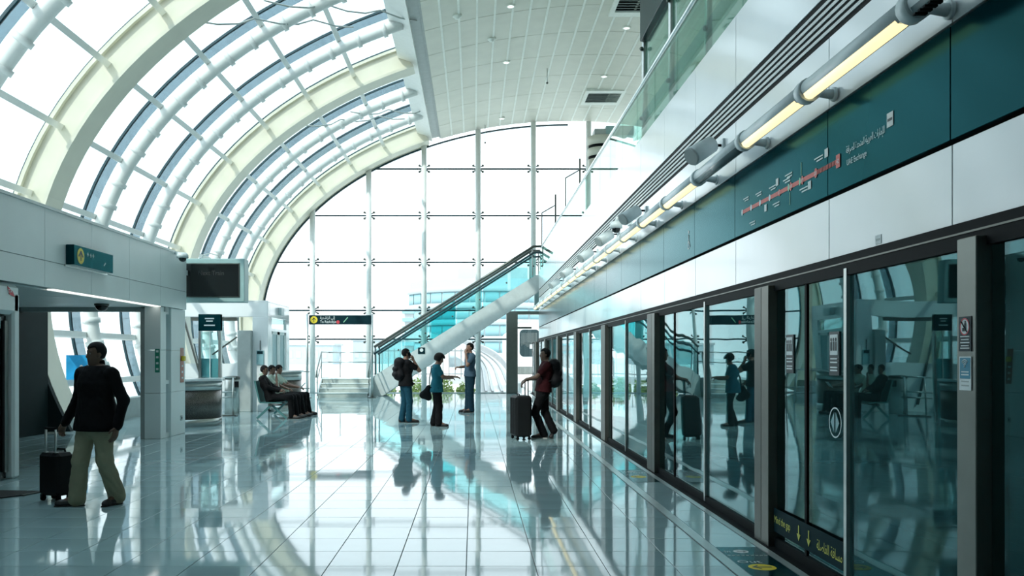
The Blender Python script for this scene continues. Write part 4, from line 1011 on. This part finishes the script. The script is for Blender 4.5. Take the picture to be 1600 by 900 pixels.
# ================================================================ PEOPLE (bodies grown from joint chains as one smooth blended surface)
V = lambda *a: np.array(a, float)
def unit(v): return v / (np.linalg.norm(v) + 1e-9)
def cone(a, b, ra, rb, k=.03, sq=None, s=1.0): return ('c', V(*a), V(*b), ra, rb, k, sq, s)
def elli(c, r, ax=None, k=.02, sub=False): return ('e', V(*c), V(*r), ax, k, sub)
def sdf_mesh(prims, h, cuts=(), wr=0, seed=0):
    lo = np.full(3, 1e9); hi = -lo
    for p in prims:
        pts, r = ((p[1], p[2]), max(p[3], p[4])) if p[0] == 'c' else ((p[1],), max(p[2]))
        for q in pts: lo = np.minimum(lo, q - r); hi = np.maximum(hi, q + r)
    lo -= 3.5 * h; hi += 3.5 * h; n = np.ceil((hi - lo) / h).astype(int) + 1
    ax = [lo[i] + h * np.arange(n[i]) for i in range(3)]
    D = np.full(n, 1.0)
    for p in prims:
        pts, r = ((p[1], p[2]), max(p[3], p[4])) if p[0] == 'c' else ((p[1],), max(p[2]))
        k = p[5] if p[0] == 'c' else p[4]
        a = np.maximum(((np.min(pts, 0) - r - k - 2 * h - lo) / h).astype(int), 0); b = np.minimum(((np.max(pts, 0) + r + k + 2 * h - lo) / h).astype(int) + 2, n)
        sl_ = tuple(slice(a[i], b[i]) for i in range(3))
        P = np.stack(np.meshgrid(*[ax[i][sl_[i]] for i in range(3)], indexing='ij'), -1)
        if p[0] == 'c':
            _, A, B, ra, rb, k, sq, s = p; ba = B - A; t = np.clip(((P - A) @ ba) / (ba @ ba + 1e-9), 0, 1); q = P - A - t[..., None] * ba
            if sq is not None: q = q + (q @ sq)[..., None] * sq * (s - 1)
            d = np.linalg.norm(q, axis=-1) - (ra + (rb - ra) * t)
        else:
            _, c, r3, axs, k, sub = p; q = P - c
            if axs is not None: q = q @ axs.T
            k0 = np.linalg.norm(q / r3, axis=-1); k1 = np.linalg.norm(q / r3 ** 2, axis=-1) + 1e-9; d = k0 * (k0 - 1) / k1
            if sub: D[sl_] = np.maximum(D[sl_], -d); continue
        o = D[sl_]; m = np.clip(.5 + .5 * (o - d) / k, 0, 1); D[sl_] = o + (d - o) * m - k * m * (1 - m)
    if cuts or wr:
        P = np.stack(np.meshgrid(*ax, indexing='ij'), -1)
        if wr:
            D = D + wr * (np.sin(P[..., 2] * 34 + 9 * np.sin(P[..., 1] * 11 + seed) + P[..., 0] * 15) * .6 + np.sin(P[..., 2] * 71 + P[..., 1] * 40 + 5 * np.sin(P[..., 0] * 23 + seed)) * .4)
        for cfn in cuts: D = np.maximum(D, cfn(P))
    # surface nets
    S = D < 0; idx = -np.ones(n - 1, int)
    acc = np.zeros(tuple(n - 1) + (3,)); cnt = np.zeros(n - 1)
    for a in range(3):
        s0 = [slice(None)] * 3; s1 = [slice(None)] * 3; s0[a] = slice(0, -1); s1[a] = slice(1, None)
        A, B = D[tuple(s0)], D[tuple(s1)]; cr = (A < 0) != (B < 0); ii = np.argwhere(cr)
        if not len(ii): continue
        t = A[cr] / (A[cr] - B[cr]); pos = ii.astype(float); pos[:, a] += t
        b_, c_ = [x for x in range(3) if x != a]
        for db in (0, -1):
            for dc in (0, -1):
                jj = ii.copy(); jj[:, b_] += db; jj[:, c_] += dc
                ok = ((jj >= 0) & (jj < n - 1)).all(1)
                np.add.at(acc, tuple(jj[ok].T), pos[ok]); np.add.at(cnt, tuple(jj[ok].T), 1)
    act = cnt > 0; idx[act] = np.arange(act.sum()); Vt = lo + h * acc[act] / cnt[act][:, None]
    F = []
    for a in range(3):
        s0 = [slice(None)] * 3; s1 = [slice(None)] * 3; s0[a] = slice(0, -1); s1[a] = slice(1, None)
        A, B = S[tuple(s0)], S[tuple(s1)]; ii = np.argwhere(A != B); 
        if not len(ii): continue
        fl = A[A != B]; b_, c_ = (a + 1) % 3, (a + 2) % 3
        q = []
        for db, dc in ((0, 0), (-1, 0), (-1, -1), (0, -1)):
            jj = ii.copy(); jj[:, b_] += db; jj[:, c_] += dc; jj = np.clip(jj, 0, n - 2); q.append(idx[tuple(jj.T)])
        q = np.stack(q, 1); q[~fl] = q[~fl][:, ::-1]; F.append(q[(q >= 0).all(1)])
    return Vt, np.concatenate(F)
def rot(th): return np.array([[math.cos(th), -math.sin(th), 0], [math.sin(th), math.cos(th), 0], [0, 0, 1]])
def emit_mesh(name, VF, m, root, th, smooth=True):
    vs_, fs = VF; vs_ = vs_ @ rot(th).T
    me = bpy.data.meshes.new(name); me.from_pydata(vs_.tolist(), [], fs.tolist()); me.polygons.foreach_set('use_smooth', [smooth] * len(me.polygons)); me.materials.append(M[m])
    o = bpy.data.objects.new(name, me); COL.objects.link(o); o.parent = root; return o
def join(parts):
    vs_, fs, k = [], [], 0
    for a, b in parts: vs_.append(a); fs.append(b + k); k += len(a)
    return np.concatenate(vs_), np.concatenate(fs)
def hand(W, d, n, th, curl, sc=1.0):
    W, d = V(*W), unit(V(*d)); n = V(*n); n = unit(n - d * (n @ d)); t = V(*th); t = unit(t - d * (t @ d) - n * (t @ n))
    pr = [cone(W - d * .02, W + d * .08 * sc, .027 * sc, .040 * sc, .01, n, 2.0)]
    for off, L in zip((.029, .0098, -.0098, -.028), (.95, 1.06, 1.0, .78)):
        p = W + d * .085 * sc + t * off * sc; ang = 0
        for sg, da, r0_ in ((.044, 34, .0100), (.027, 48, .0090), (.020, 36, .0080)):
            ang += R(da) * curl; v = d * math.cos(ang) + n * math.sin(ang); q = p + v * sg * L * sc; pr.append(cone(p, q, r0_ * sc, r0_ * .93 * sc, .004)); p = q
    b0 = W + d * .028 * sc + t * .03 * sc; b1 = b0 + unit(d * .7 + t * .65 + n * .25 * (1 + curl)) * .042 * sc; b2 = b1 + unit(d * .9 + t * .1 + n * .5 * (.4 + curl)) * .03 * sc
    pr += [cone(W + d * .01, b0, .02 * sc, .015 * sc, .01), cone(b0, b1, .014 * sc, .011 * sc, .006), cone(b1, b2, .011 * sc, .0085 * sc, .004)]
    return sdf_mesh(pr, .0055)
DEF = dict(pelvis=(0, 0, .95), chest=(0, 0, 1.30), neck=(-.015, 0, 1.475), head=(.012, 0, 1.62), sL=(-.005, .178, 1.405), sR=(-.005, -.178, 1.405), eL=(-.03, .235, 1.14), eR=(-.03, -.235, 1.14),
           wL=(.05, .25, .88), wR=(.05, -.25, .88), hL=(0, .09, .92), hR=(0, -.09, .92), kL=(.015, .095, .50), kR=(.015, -.095, .50), aL=(-.03, .10, .09), aR=(-.03, -.10, .09), tL=(.15, .13, .03), tR=(.15, -.13, .03))
def person(label, loc, heading, H=1.75, pose={}, look=(0, 0), hands={}, top=('shirt', 'jacket', 'long', .84), legs='darktrouser', skin='skin', hair_t=.009, shoe='shoe', h=.013, wide=1.0, loose=.018, extra=None, footr=1.0):
    k = H / 1.75; J = {a: V(*b) * k for a, b in DEF.items()}
    for a, b in pose.items(): J[a] = V(*b)
    root = thing('person', label, 'person', loc, 'travellers in the hall'); th = R(heading)
    sp = unit(J['neck'] - J['pelvis']); lat = unit(J['sL'] - J['sR']); fw = unit(np.cross(lat, sp))
    up = V(0, 0, 1)
    hy, hp = R(look[0]), R(look[1])                      # head turn (to the left) and nod (down)
    hf = rot(hy) @ unit(V(math.cos(hp), 0, -math.sin(hp))); hl = rot(hy) @ V(0, 1, 0); hu = np.cross(hf, hl)
    HA = np.stack([hf, hl, hu]); Hc = J['head']
    def hp_(f, l, u): return Hc + (hf * f + hl * l + hu * u) * k
    w = wide
    def torso(inf, kk=.05):
        wst = J['pelvis'] * .62 + J['chest'] * .38 + fw * .012
        return [cone(J['pelvis'] - sp * .02, wst, (.158 * w + inf) * k, (.148 * w + inf) * k, kk, fw, 1.42), cone(wst, J['chest'], (.148 * w + inf) * k, (.172 * w + inf) * k, kk, fw, 1.45),
                cone(J['chest'], J['chest'] * .25 + J['neck'] * .75, (.172 * w + inf) * k, (.10 + inf) * k, kk, fw, 1.45),
                cone(J['sL'] * .25 + J['neck'] * .75 - sp * .02, J['sL'], (.062 + inf) * k, (.057 + inf) * k, kk), cone(J['sR'] * .25 + J['neck'] * .75 - sp * .02, J['sR'], (.062 + inf) * k, (.057 + inf) * k, kk)]
    def arm(s, inf, upto=2.0, flare=0):
        S_, E_, W_ = J['s' + s], J['e' + s], J['w' + s]
        if upto <= 1: return [cone(S_, S_ + (E_ - S_) * upto, (.060 + inf) * k, (.052 + inf + flare) * k, .035)]
        return [cone(S_, E_, (.058 + inf) * k, (.043 + inf) * k, .035), cone(E_, E_ + (W_ - E_) * (upto - 1), (.043 + inf) * k, (.030 + inf + flare) * k, .025)]
    def leg(s, inf, full=True, flare=0):
        Hh, K_, A_ = J['h' + s], J['k' + s], J['a' + s]
        b = [cone(Hh, K_, (.088 + inf) * k, (.058 + inf) * k, .03)]
        calf = K_ + (A_ - K_) * .35
        if inf < .001: b += [cone(K_, calf, .055 * k, .054 * k, .03), cone(calf, A_, .054 * k, .036 * k, .02)]
        else: b += [cone(K_, A_ - (K_ - A_) * .04, (.058 + inf) * k, (.042 + inf + flare) * k, .03)]
        return b
    body = torso(-.006) + arm('L', 0) + arm('R', 0) + leg('L', 0) + leg('R', 0)
    for s in 'LR': body.append(cone(J['a' + s], J['t' + s], .038 * k, .028 * k, .02))
    body += [cone(J['neck'] - sp * .03, Hc - hu * .05 * k, .060 * k, .056 * k, .025),
             elli(hp_(-.012, 0, .030), V(.097, .077, .096) * k, HA, .02), elli(hp_(.024, 0, -.045), V(.068, .058, .076) * k, HA, .03),
             elli(hp_(.055, 0, -.095), V(.03, .034, .022) * k, HA, .02),
             elli(hp_(.082, .031, .014), V(.016, .018, .012) * k, HA, .01, True), elli(hp_(.082, -.031, .014), V(.016, .018, .012) * k, HA, .01, True),
             cone(hp_(.080, 0, .018), hp_(.096, 0, -.020), .009 * k, .0135 * k, .012), cone(hp_(.075, .016, -.060), hp_(.075, -.016, -.060), .013 * k, .013 * k, .006), cone(hp_(.070, .014, -.072), hp_(.070, -.014, -.072), .013 * k, .013 * k, .004),
             cone(hp_(.070, .042, .034), hp_(.070, -.042, .034), .010 * k, .010 * k, .014),
             elli(hp_(-.008, .078, -.004), V(.022, .011, .034) * k, HA, .006), elli(hp_(-.008, -.078, -.004), V(.022, .011, .034) * k, HA, .006)]
    parts = [sdf_mesh(body, h)]
    for s in 'LR':
        sg = 1 if s == 'L' else -1
        d, n, t, c = hands.get(s, (unit(J['w' + s] - J['e' + s]), V(0, -sg, 0), V(1, 0, 0), .45))
        parts.append(hand(J['w' + s], d, n, t, c, k))
    emit_mesh('body', join(parts), skin, root, th)
    for s in (1, -1):
        b = MB().ball((0, 0, 0), .0125 * k, 8, 6); c = hp_(.069, .031 * s, .013)
        emit_mesh('eye', (np.array(b.v) + c, np.array(b.f)), 'eye', root, th)
    # hair cap
    hh = [elli(hp_(-.012, 0, .030), V(.097 + hair_t, .077 + hair_t, .096 + hair_t) * k, HA, .02)]
    if hair_t > .025: hh += [elli(hp_(.03 * math.cos(a), .05 * math.sin(a) * 1.3, .07 + .02 * math.sin(3 * a)), V(.06, .05, .05) * k, HA, .03) for a in np.linspace(0, 6.28, 9)[:-1]]
    def keep(P):
        q = (P - Hc) @ HA.T / k; return np.minimum((.060 + .25 * np.abs(q[..., 1])) - q[..., 2], q[..., 0] - (.010 + .15 * q[..., 2] + (.0 if hair_t < .025 else .02))) * k
    def nape(P): q = (P - Hc) @ HA.T / k; return (-.055 - q[..., 2]) * k
    emit_mesh('hair', sdf_mesh(hh, min(h, .010), (keep, nape), .002), 'hair', root, th)
    # clothes
    nm, m, sl_, hem = top
    pr = torso(.012)
    for s in 'LR': pr += arm(s, .016 if sl_ == 'long' else .012, 1.97 if sl_ == 'long' else .62, .004)
    base = J['pelvis'] + sp * (hem - DEF['pelvis'][2]) * k
    if hem < .93: pr.append(cone(J['pelvis'] - sp * .10, J['pelvis'] + sp * .03, (.176 * w + .021 + loose) * k, (.160 * w + .016 + loose) * k, .04, fw, 1.36))
    nb = J['neck'] + sp * .018
    cuts = [lambda P: -((P - base) @ sp) if True else 0, lambda P: np.where(np.linalg.norm(P - (P @ sp)[..., None] * sp - (nb - (nb @ sp) * sp), axis=-1) < .13 * k, (P - nb) @ sp, -1.0)]
    if any(abs(J['w' + s] @ sp - base @ sp) < .25 or J['w' + s] @ sp < base @ sp for s in 'LR'):
        c0 = lambda P: np.where(np.linalg.norm((P - J['pelvis']) - ((P - J['pelvis']) @ sp)[..., None] * sp, axis=-1) < .21 * w * k + .02, -((P - base) @ sp), -1.0); cuts[0] = c0
    sh = emit_mesh(nm, sdf_mesh(pr, h * .9, cuts, .0035, len(label)), m, root, th)
    if sl_ == 'long' or extra == 'collar':
        pc = [cone(J['neck'] - sp * .03, J['neck'] + sp * .045, .084 * k, .072 * k, .01)]
        o_ = emit_mesh('collar', sdf_mesh(pc, .010, (lambda P: .056 * k - np.linalg.norm((P - J['neck']) - ((P - J['neck']) @ sp)[..., None] * sp, axis=-1),)), 'paletee' if extra == 'collar' else m, root, th); o_.parent = sh
    lp = []
    for s in 'LR': lp += leg(s, loose, True, loose * .9)
    lp += [cone(J['pelvis'] - sp * .02, J['pelvis'] + sp * .09, (.158 * w + .010) * k, (.15 * w + .008) * k, .05, fw, 1.42)]
    emit_mesh('trousers', sdf_mesh(lp, h * .9, (), .0045, len(label) + 3), legs, root, th)
    for s in 'LR':
        A_, T_ = J['a' + s], J['t' + s]; fd = unit(T_ - A_); hz = unit(V(T_[0] - A_[0], T_[1] - A_[1], 0)); flat = abs(A_[2] - .09) < .06
        back = A_ - hz * .035 * k if flat else A_ - fd * .0
        if flat: back = V(back[0], back[1], .045 * k)
        heel = back; n_ = unit(np.cross(np.cross(fd, up), fd))
        sp_ = [cone(heel, T_, .046 * k * footr, .040 * k * footr, .02, n_, 1.1), cone(A_, heel, .045 * k, .045 * k, .02), cone(T_, T_ + hz * .03, .040 * k, .034 * k, .02, n_, 1.25)]
        lowz = max(0, min(heel[2], T_[2]) - .045)
        so = emit_mesh('shoe', sdf_mesh(sp_, h * .8, (lambda P: .002 - P[..., 2],)), shoe, root, th)
        if flat:
            b = [cone(V(heel[0], heel[1], .006), V(T_[0] + hz[0] * .03, T_[1] + hz[1] * .03, .006), .05 * k, .042 * k, .01, up, 4.0)]
            o_ = emit_mesh('sole', sdf_mesh(b, .006, (lambda P: .001 - P[..., 2],)), 'sole' if footr > 1 else 'shoe', root, th); o_.parent = so
    return root, J, th
def backpack(label, root, J, th, k=1.0, dz=0, w=.30):
    t = thing('backpack', label, 'backpack', root.location)
    c = (J['chest'] + J['neck']) / 2; c = V(c[0], c[1], c[2] - .12 + dz)
    pr = [cone(c + V(-.20, .07, .16), c + V(-.20, -.07, .16), .085, .085, .06), cone(c + V(-.21, .08, -.14), c + V(-.21, -.08, -.14), .095, .095, .08), cone(c + V(-.21, 0, -.15), c + V(-.20, 0, .15), .13, .12, .06)]
    pr = [(q[0], q[1] + V(.045, 0, 0), q[2] + V(.045, 0, 0)) + q[3:] for q in pr]
    emit_mesh('main_pouch', sdf_mesh(pr, .014), 'bag', t, th)
    emit_mesh('front_pocket', sdf_mesh([cone(c + V(-.25, .06, -.13), c + V(-.25, -.06, -.13), .065, .065, .05), cone(c + V(-.25, .05, .0), c + V(-.25, -.05, .0), .06, .06, .05)], .014), 'bag', t, th)
    for s in (1, -1):
        P = [c + V(-.12, s * .11, .15), V(-.03, s * .12, J['sL'][2] + .07), V(.09, s * .125, J['sL'][2] - .03), V(.135, s * .13, J['chest'][2]), V(.06, s * .17, J['chest'][2] - .20), c + V(-.12, s * .13, -.14)]
        b = MB().tube([tuple(p) for p in P], .017, 8); emit_mesh('shoulder_strap', (np.array(b.v), np.array([f for f in b.f if len(f) == 4])), 'bag', t, th)
    return t
def suitcase(label, c, th, w, d, hgt, grip, tilt=0, ribs=True, rod='steel'):
    t = thing('suitcase', label, 'suitcase', c); t.rotation_euler = (0, tilt, th)
    def bb(nm, m, f, par=None):
        b = MB(); f(b); me = b.mesh(nm); me.materials.append(M[m]); o = bpy.data.objects.new(nm, me); COL.objects.link(o); o.parent = par or t; return o
    z0 = .06
    sh = bb('shell', 'luggage', lambda b: b.box(-d / 2, d / 2, -w / 2, w / 2, z0, z0 + hgt, .035))
    if ribs: bb('ribs', 'luggage', lambda b: [b.box(-d / 2 - .008, d / 2 + .008, -w / 2 + .05 + q * (w - .1) / 5 - .012, -w / 2 + .05 + q * (w - .1) / 5 + .012, z0 + .04, z0 + hgt - .04, .006) for q in range(6)], sh)
    else: bb('front_pocket', 'bag', lambda b: b.box(-d / 2 - .035, -d / 2, -w / 2 + .03, w / 2 - .03, z0 + .06, z0 + hgt * .6, .02), sh)
    for a in (-1, 1):
        for e_ in (-1, 1): bb('wheel', 'black', lambda b: b.tube([(a * (d / 2 - .04), e_ * (w / 2 - .04) - .014, .028), (a * (d / 2 - .04), e_ * (w / 2 - .04) + .014, .028)], .028, 14).box(a * (d / 2 - .04) - .02, a * (d / 2 - .04) + .02, e_ * (w / 2 - .04) - .02, e_ * (w / 2 - .04) + .02, .035, z0 + .01))
    for e_ in (-1, 1): bb('handle_rod', rod, lambda b: b.tube([(d / 2 - .04, e_ * w * .24, z0 + hgt - .02), (d / 2 - .04, e_ * w * .24, grip - .01)], .011, 8))
    bb('grip', 'black', lambda b: b.bar((d / 2 - .04, -w * .27, grip), (d / 2 - .04, w * .27, grip), .03, .026, b=.008))
    bb('carry_handle', 'black', lambda b: b.tube([(-.05, -.08, z0 + hgt), (-.05, -.07, z0 + hgt + .03), (-.05, .07, z0 + hgt + .03), (-.05, .08, z0 + hgt)], .011, 8))
    for e_ in (-1, 1): bb('corner_plate', 'steel', lambda b: b.box(d / 2 - .06, d / 2 - .02, e_ * w * .24 - .025, e_ * w * .24 + .025, z0 + hgt - .004, z0 + hgt + .008, .003))
    return t
# --- near man walking with a cabin bag
r1, J1, t1 = person('man in a black jacket and khaki trousers walking at left, pulling a cabin bag', (-3.92, 9.32, 0), 245, 1.70,
    dict(wR=(.02, -.44, .845), eR=(-.04, -.31, 1.11), wL=(.04, .33, .83), eL=(-.05, .325, 1.10), sL=(0, .210, 1.365), sR=(0, -.210, 1.365),
         hR=(.02, -.09, .88), hL=(-.0, .09, .88), kR=(.10, -.12, .47), aR=(.10, -.17, .09), tR=(.20, -.29, .035), kL=(.0, .11, .48), aL=(-.16, .11, .10), tL=(-.01, .13, .032)),
    look=(-22, 4), hands={'R': (V(.1, -.35, -.8), V(.2, 1, -.2), V(1, 0, 0), .9)}, top=('jacket', 'jacket', 'long', .80), legs='khaki', skin='skin2', h=.0095, wide=1.26, loose=.026)
suitcase('small black cabin bag on wheels pulled by the man in khaki trousers', (-4.50, 9.66, 0), R(-115), .31, .22, .46, .78, 0, False)
# --- man with backpack on the phone
r2, J2, t2 = person('man in dark shirt and blue jeans with a backpack, phone held to his ear', (-1.6, 21.1, 0), 28, 1.74,
    dict(eR=(.24, -.25, 1.22), wR=(.14, -.15, 1.45), eL=(.0, .25, 1.14), wL=(.17, .20, .98), aL=(-.06, .09, .09), tL=(.13, .10, .03), aR=(.03, -.12, .09), tR=(.21, -.17, .03), kR=(.05, -.11, .5)),
    hands={'R': (V(-.35, .1, .9), V(-.2, 1, .1), V(-.6, .2, -.2), .7)}, top=('shirt', 'jacket', 'short', .86), legs='jeans', h=.012, wide=1.1)
backpack('black backpack worn by the man on the phone in blue jeans', r2, J2, t2)
t = thing('mobile_phone', 'dark phone held to the ear of the man in blue jeans', 'phone', r2.location)
b = MB().obox(Matrix.Translation((.055, -.112, 1.585)) @ Matrix.Rotation(R(-25), 4, 'Y'), .034, .005, .07, .004); emit_mesh('case', (np.array(b.v), np.array([f for f in b.f if len(f) == 4])), 'blackgloss', t, t2, False)
# --- person in teal shirt reaching out
r3, J3, t3 = person('bushy haired person in a teal shirt with one arm stretched out', (-.82, 19.9, 0), 6, 1.62,
    dict(head=(.06, 0, 1.485), neck=(.0, 0, 1.36), eR=(.13, -.21, 1.10), wR=(.36, -.13, 1.10), eL=(.10, .22, 1.07), wL=(.28, .06, 1.06), aL=(-.06, .08, .09), tL=(.11, .09, .03), aR=(.04, -.09, .09), tR=(.20, -.12, .03), kR=(.05, -.09, .46)),
    look=(0, 24), hands={'R': (V(1, .05, -.05), V(0, .4, -1), V(0, 1, .3), .35), 'L': (V(1, -.5, .1), V(0, -.3, -1), V(.3, -1, 0), .6)}, top=('shirt', 'tealshirt', 'short', .82), legs='darktrouser', hair_t=.040, h=.012, loose=.024, shoe='shoe')
t = thing('shoulder_bag', 'soft black bag hanging behind the hip of the teal shirted person', 'bag', r3.location)
emit_mesh('pouch', sdf_mesh([cone((-.18, .02, .88), (-.30, .02, .70), .03, .07, .05, V(0, 1, 0), 1.6), cone((-.18, .02, .64), (-.30, .02, .69), .06, .07, .06, V(0, 1, 0), 1.6), cone((-.18, .02, .86), (-.18, .02, .64), .04, .06, .06, V(0, 1, 0), 1.6)], .013), 'bag', t, t3)
b = MB().tube([(-.16, .03, .88), (-.15, .10, 1.1), (-.10, .15, 1.33), (.0, .13, 1.40), (.09, .10, 1.28), (.13, -.05, 1.0), (.02, -.17, .92), (-.14, -.08, .86)], .011, 8); emit_mesh('strap', (np.array(b.v), np.array([f for f in b.f if len(f) == 4])), 'bag', t, t3)
# --- tall man, hand at the mouth
r4, J4, t4 = person('tall man in grey blue T shirt and jeans, hand raised to his mouth', (-.10, 24.9, 0), 200, 1.93,
    dict(eL=(.17, .27, 1.31), wL=(.16, .10, 1.61), eR=(.0, -.27, 1.27), wR=(.26, -.14, 1.25), aL=(-.02, .06, .095), tL=(.17, .07, .03), aR=(.05, -.07, .095), tR=(.23, -.12, .03)),
    look=(5, 0), hands={'L': (V(-.05, -.3, .95), V(-.6, -.8, 0), V(-.5, .4, 0), .55), 'R': (V(1, .3, 0), V(0, .3, -1), V(0, 1, .3), .8)}, top=('t_shirt', 'navytee', 'short', .90), legs='darkjeans', h=.013)
# --- man in red shirt leaning on a suitcase
r5, J5, t5 = person('man in dark red T shirt with a backpack leaning on an upright suitcase', (1.36, 16.95, 0), 184, 1.71,
    dict(eL=(.20, .23, 1.17), wL=(.40, .13, 1.11), eR=(.12, -.23, 1.13), wR=(.35, -.06, 1.12), pelvis=(.04, 0, .93), hL=(.06, .085, .90), hR=(.04, -.085, .90), kL=(.21, .07, .50), aL=(.03, -.04, .09), tL=(.21, -.05, .03), kR=(-.0, -.06, .49), aR=(-.14, .05, .17), tR=(-.11, .05, .035)),
    look=(0, 3), hands={'L': (V(.6, -.1, -.7), V(-.6, -.2, -.6), V(0, -1, 0), .5), 'R': (V(.8, .3, -.4), V(-.3, 0, -1), V(0, 1, 0), .6)}, top=('t_shirt', 'redshirt', 'short', .90), legs='darktrouser', skin='skin2', h=.012, footr=1.02, wide=1.12)
backpack('black backpack on the back of the man in dark red', r5, J5, t5)
suitcase('tall black ribbed suitcase standing before the man in dark red', (.885, 16.78, 0), R(12), .46, .30, .76, 1.10, 0, True, 'black')
# --- three seated men
SEAT = dict(pelvis=(0, 0, .535), chest=(-.13, 0, .86), neck=(-.20, 0, 1.06), head=(-.155, 0, 1.205), sL=(-.19, .172, .985), sR=(-.19, -.172, .985), hL=(.04, .09, .525), hR=(.04, -.09, .525),
            kL=(.55, .10, .54), kR=(.52, -.10, .53), aL=(.62, .08, .10), aR=(.54, -.10, .10), tL=(.78, .10, .045), tR=(.71, -.13, .035), eL=(-.02, .23, .80), eR=(-.03, -.23, .79), wL=(.22, .12, .72), wR=(.22, -.12, .70))
def seat(label, loc, ov, **kw):
    p = dict(SEAT); p.update(ov); return person(label, loc, 0, 1.68, p, **kw)
LP = {'R': (V(1, .3, -.2), V(0, .3, -1), V(.2, 1, 0), .5), 'L': (V(1, -.3, -.2), V(0, -.3, -1), V(.2, -1, 0), .5)}
seat('seated man nearest the camera on the bench, in a black suit with pale collar', (-5.06, 22.35, 0), {}, look=(0, 6), hands=LP, top=('suit_jacket', 'jacket', 'long', .86), skin='skin2', extra='collar', h=.013, wide=1.05)
seat('middle of three seated men, pale shirt and chin on his hand', (-5.02, 23.0, 0), dict(eR=(.02, -.24, .78), wR=(-.02, -.10, 1.03)), look=(-10, 10), hands={'R': (V(-.1, .4, .9), V(-.9, .2, 0), V(0, 1, .2), .8), 'L': LP['L']}, top=('shirt', 'paletee', 'short', .92), h=.013)
r8, J8, t8 = seat('farthest of the three seated men, pale green shirt, holding a white paper', (-4.98, 23.65, 0), dict(wR=(.36, -.10, .74), wL=(.36, .10, .74), eR=(.05, -.22, .80), eL=(.05, .22, .80)), look=(-4, 14), hands=LP, top=('shirt', 'paletee', 'short', .92), h=.013)
t = thing('paper_sheet', 'white folded paper held by the farthest seated man', 'paper', (-4.50, 23.55, .73))
MB().prism([(-4.56, 23.44, .71), (-4.56, 23.68, .71), (-4.42, 23.68, .86), (-4.42, 23.44, .86)], (-.004, 0, .004)).build('sheet', 'paper', t)
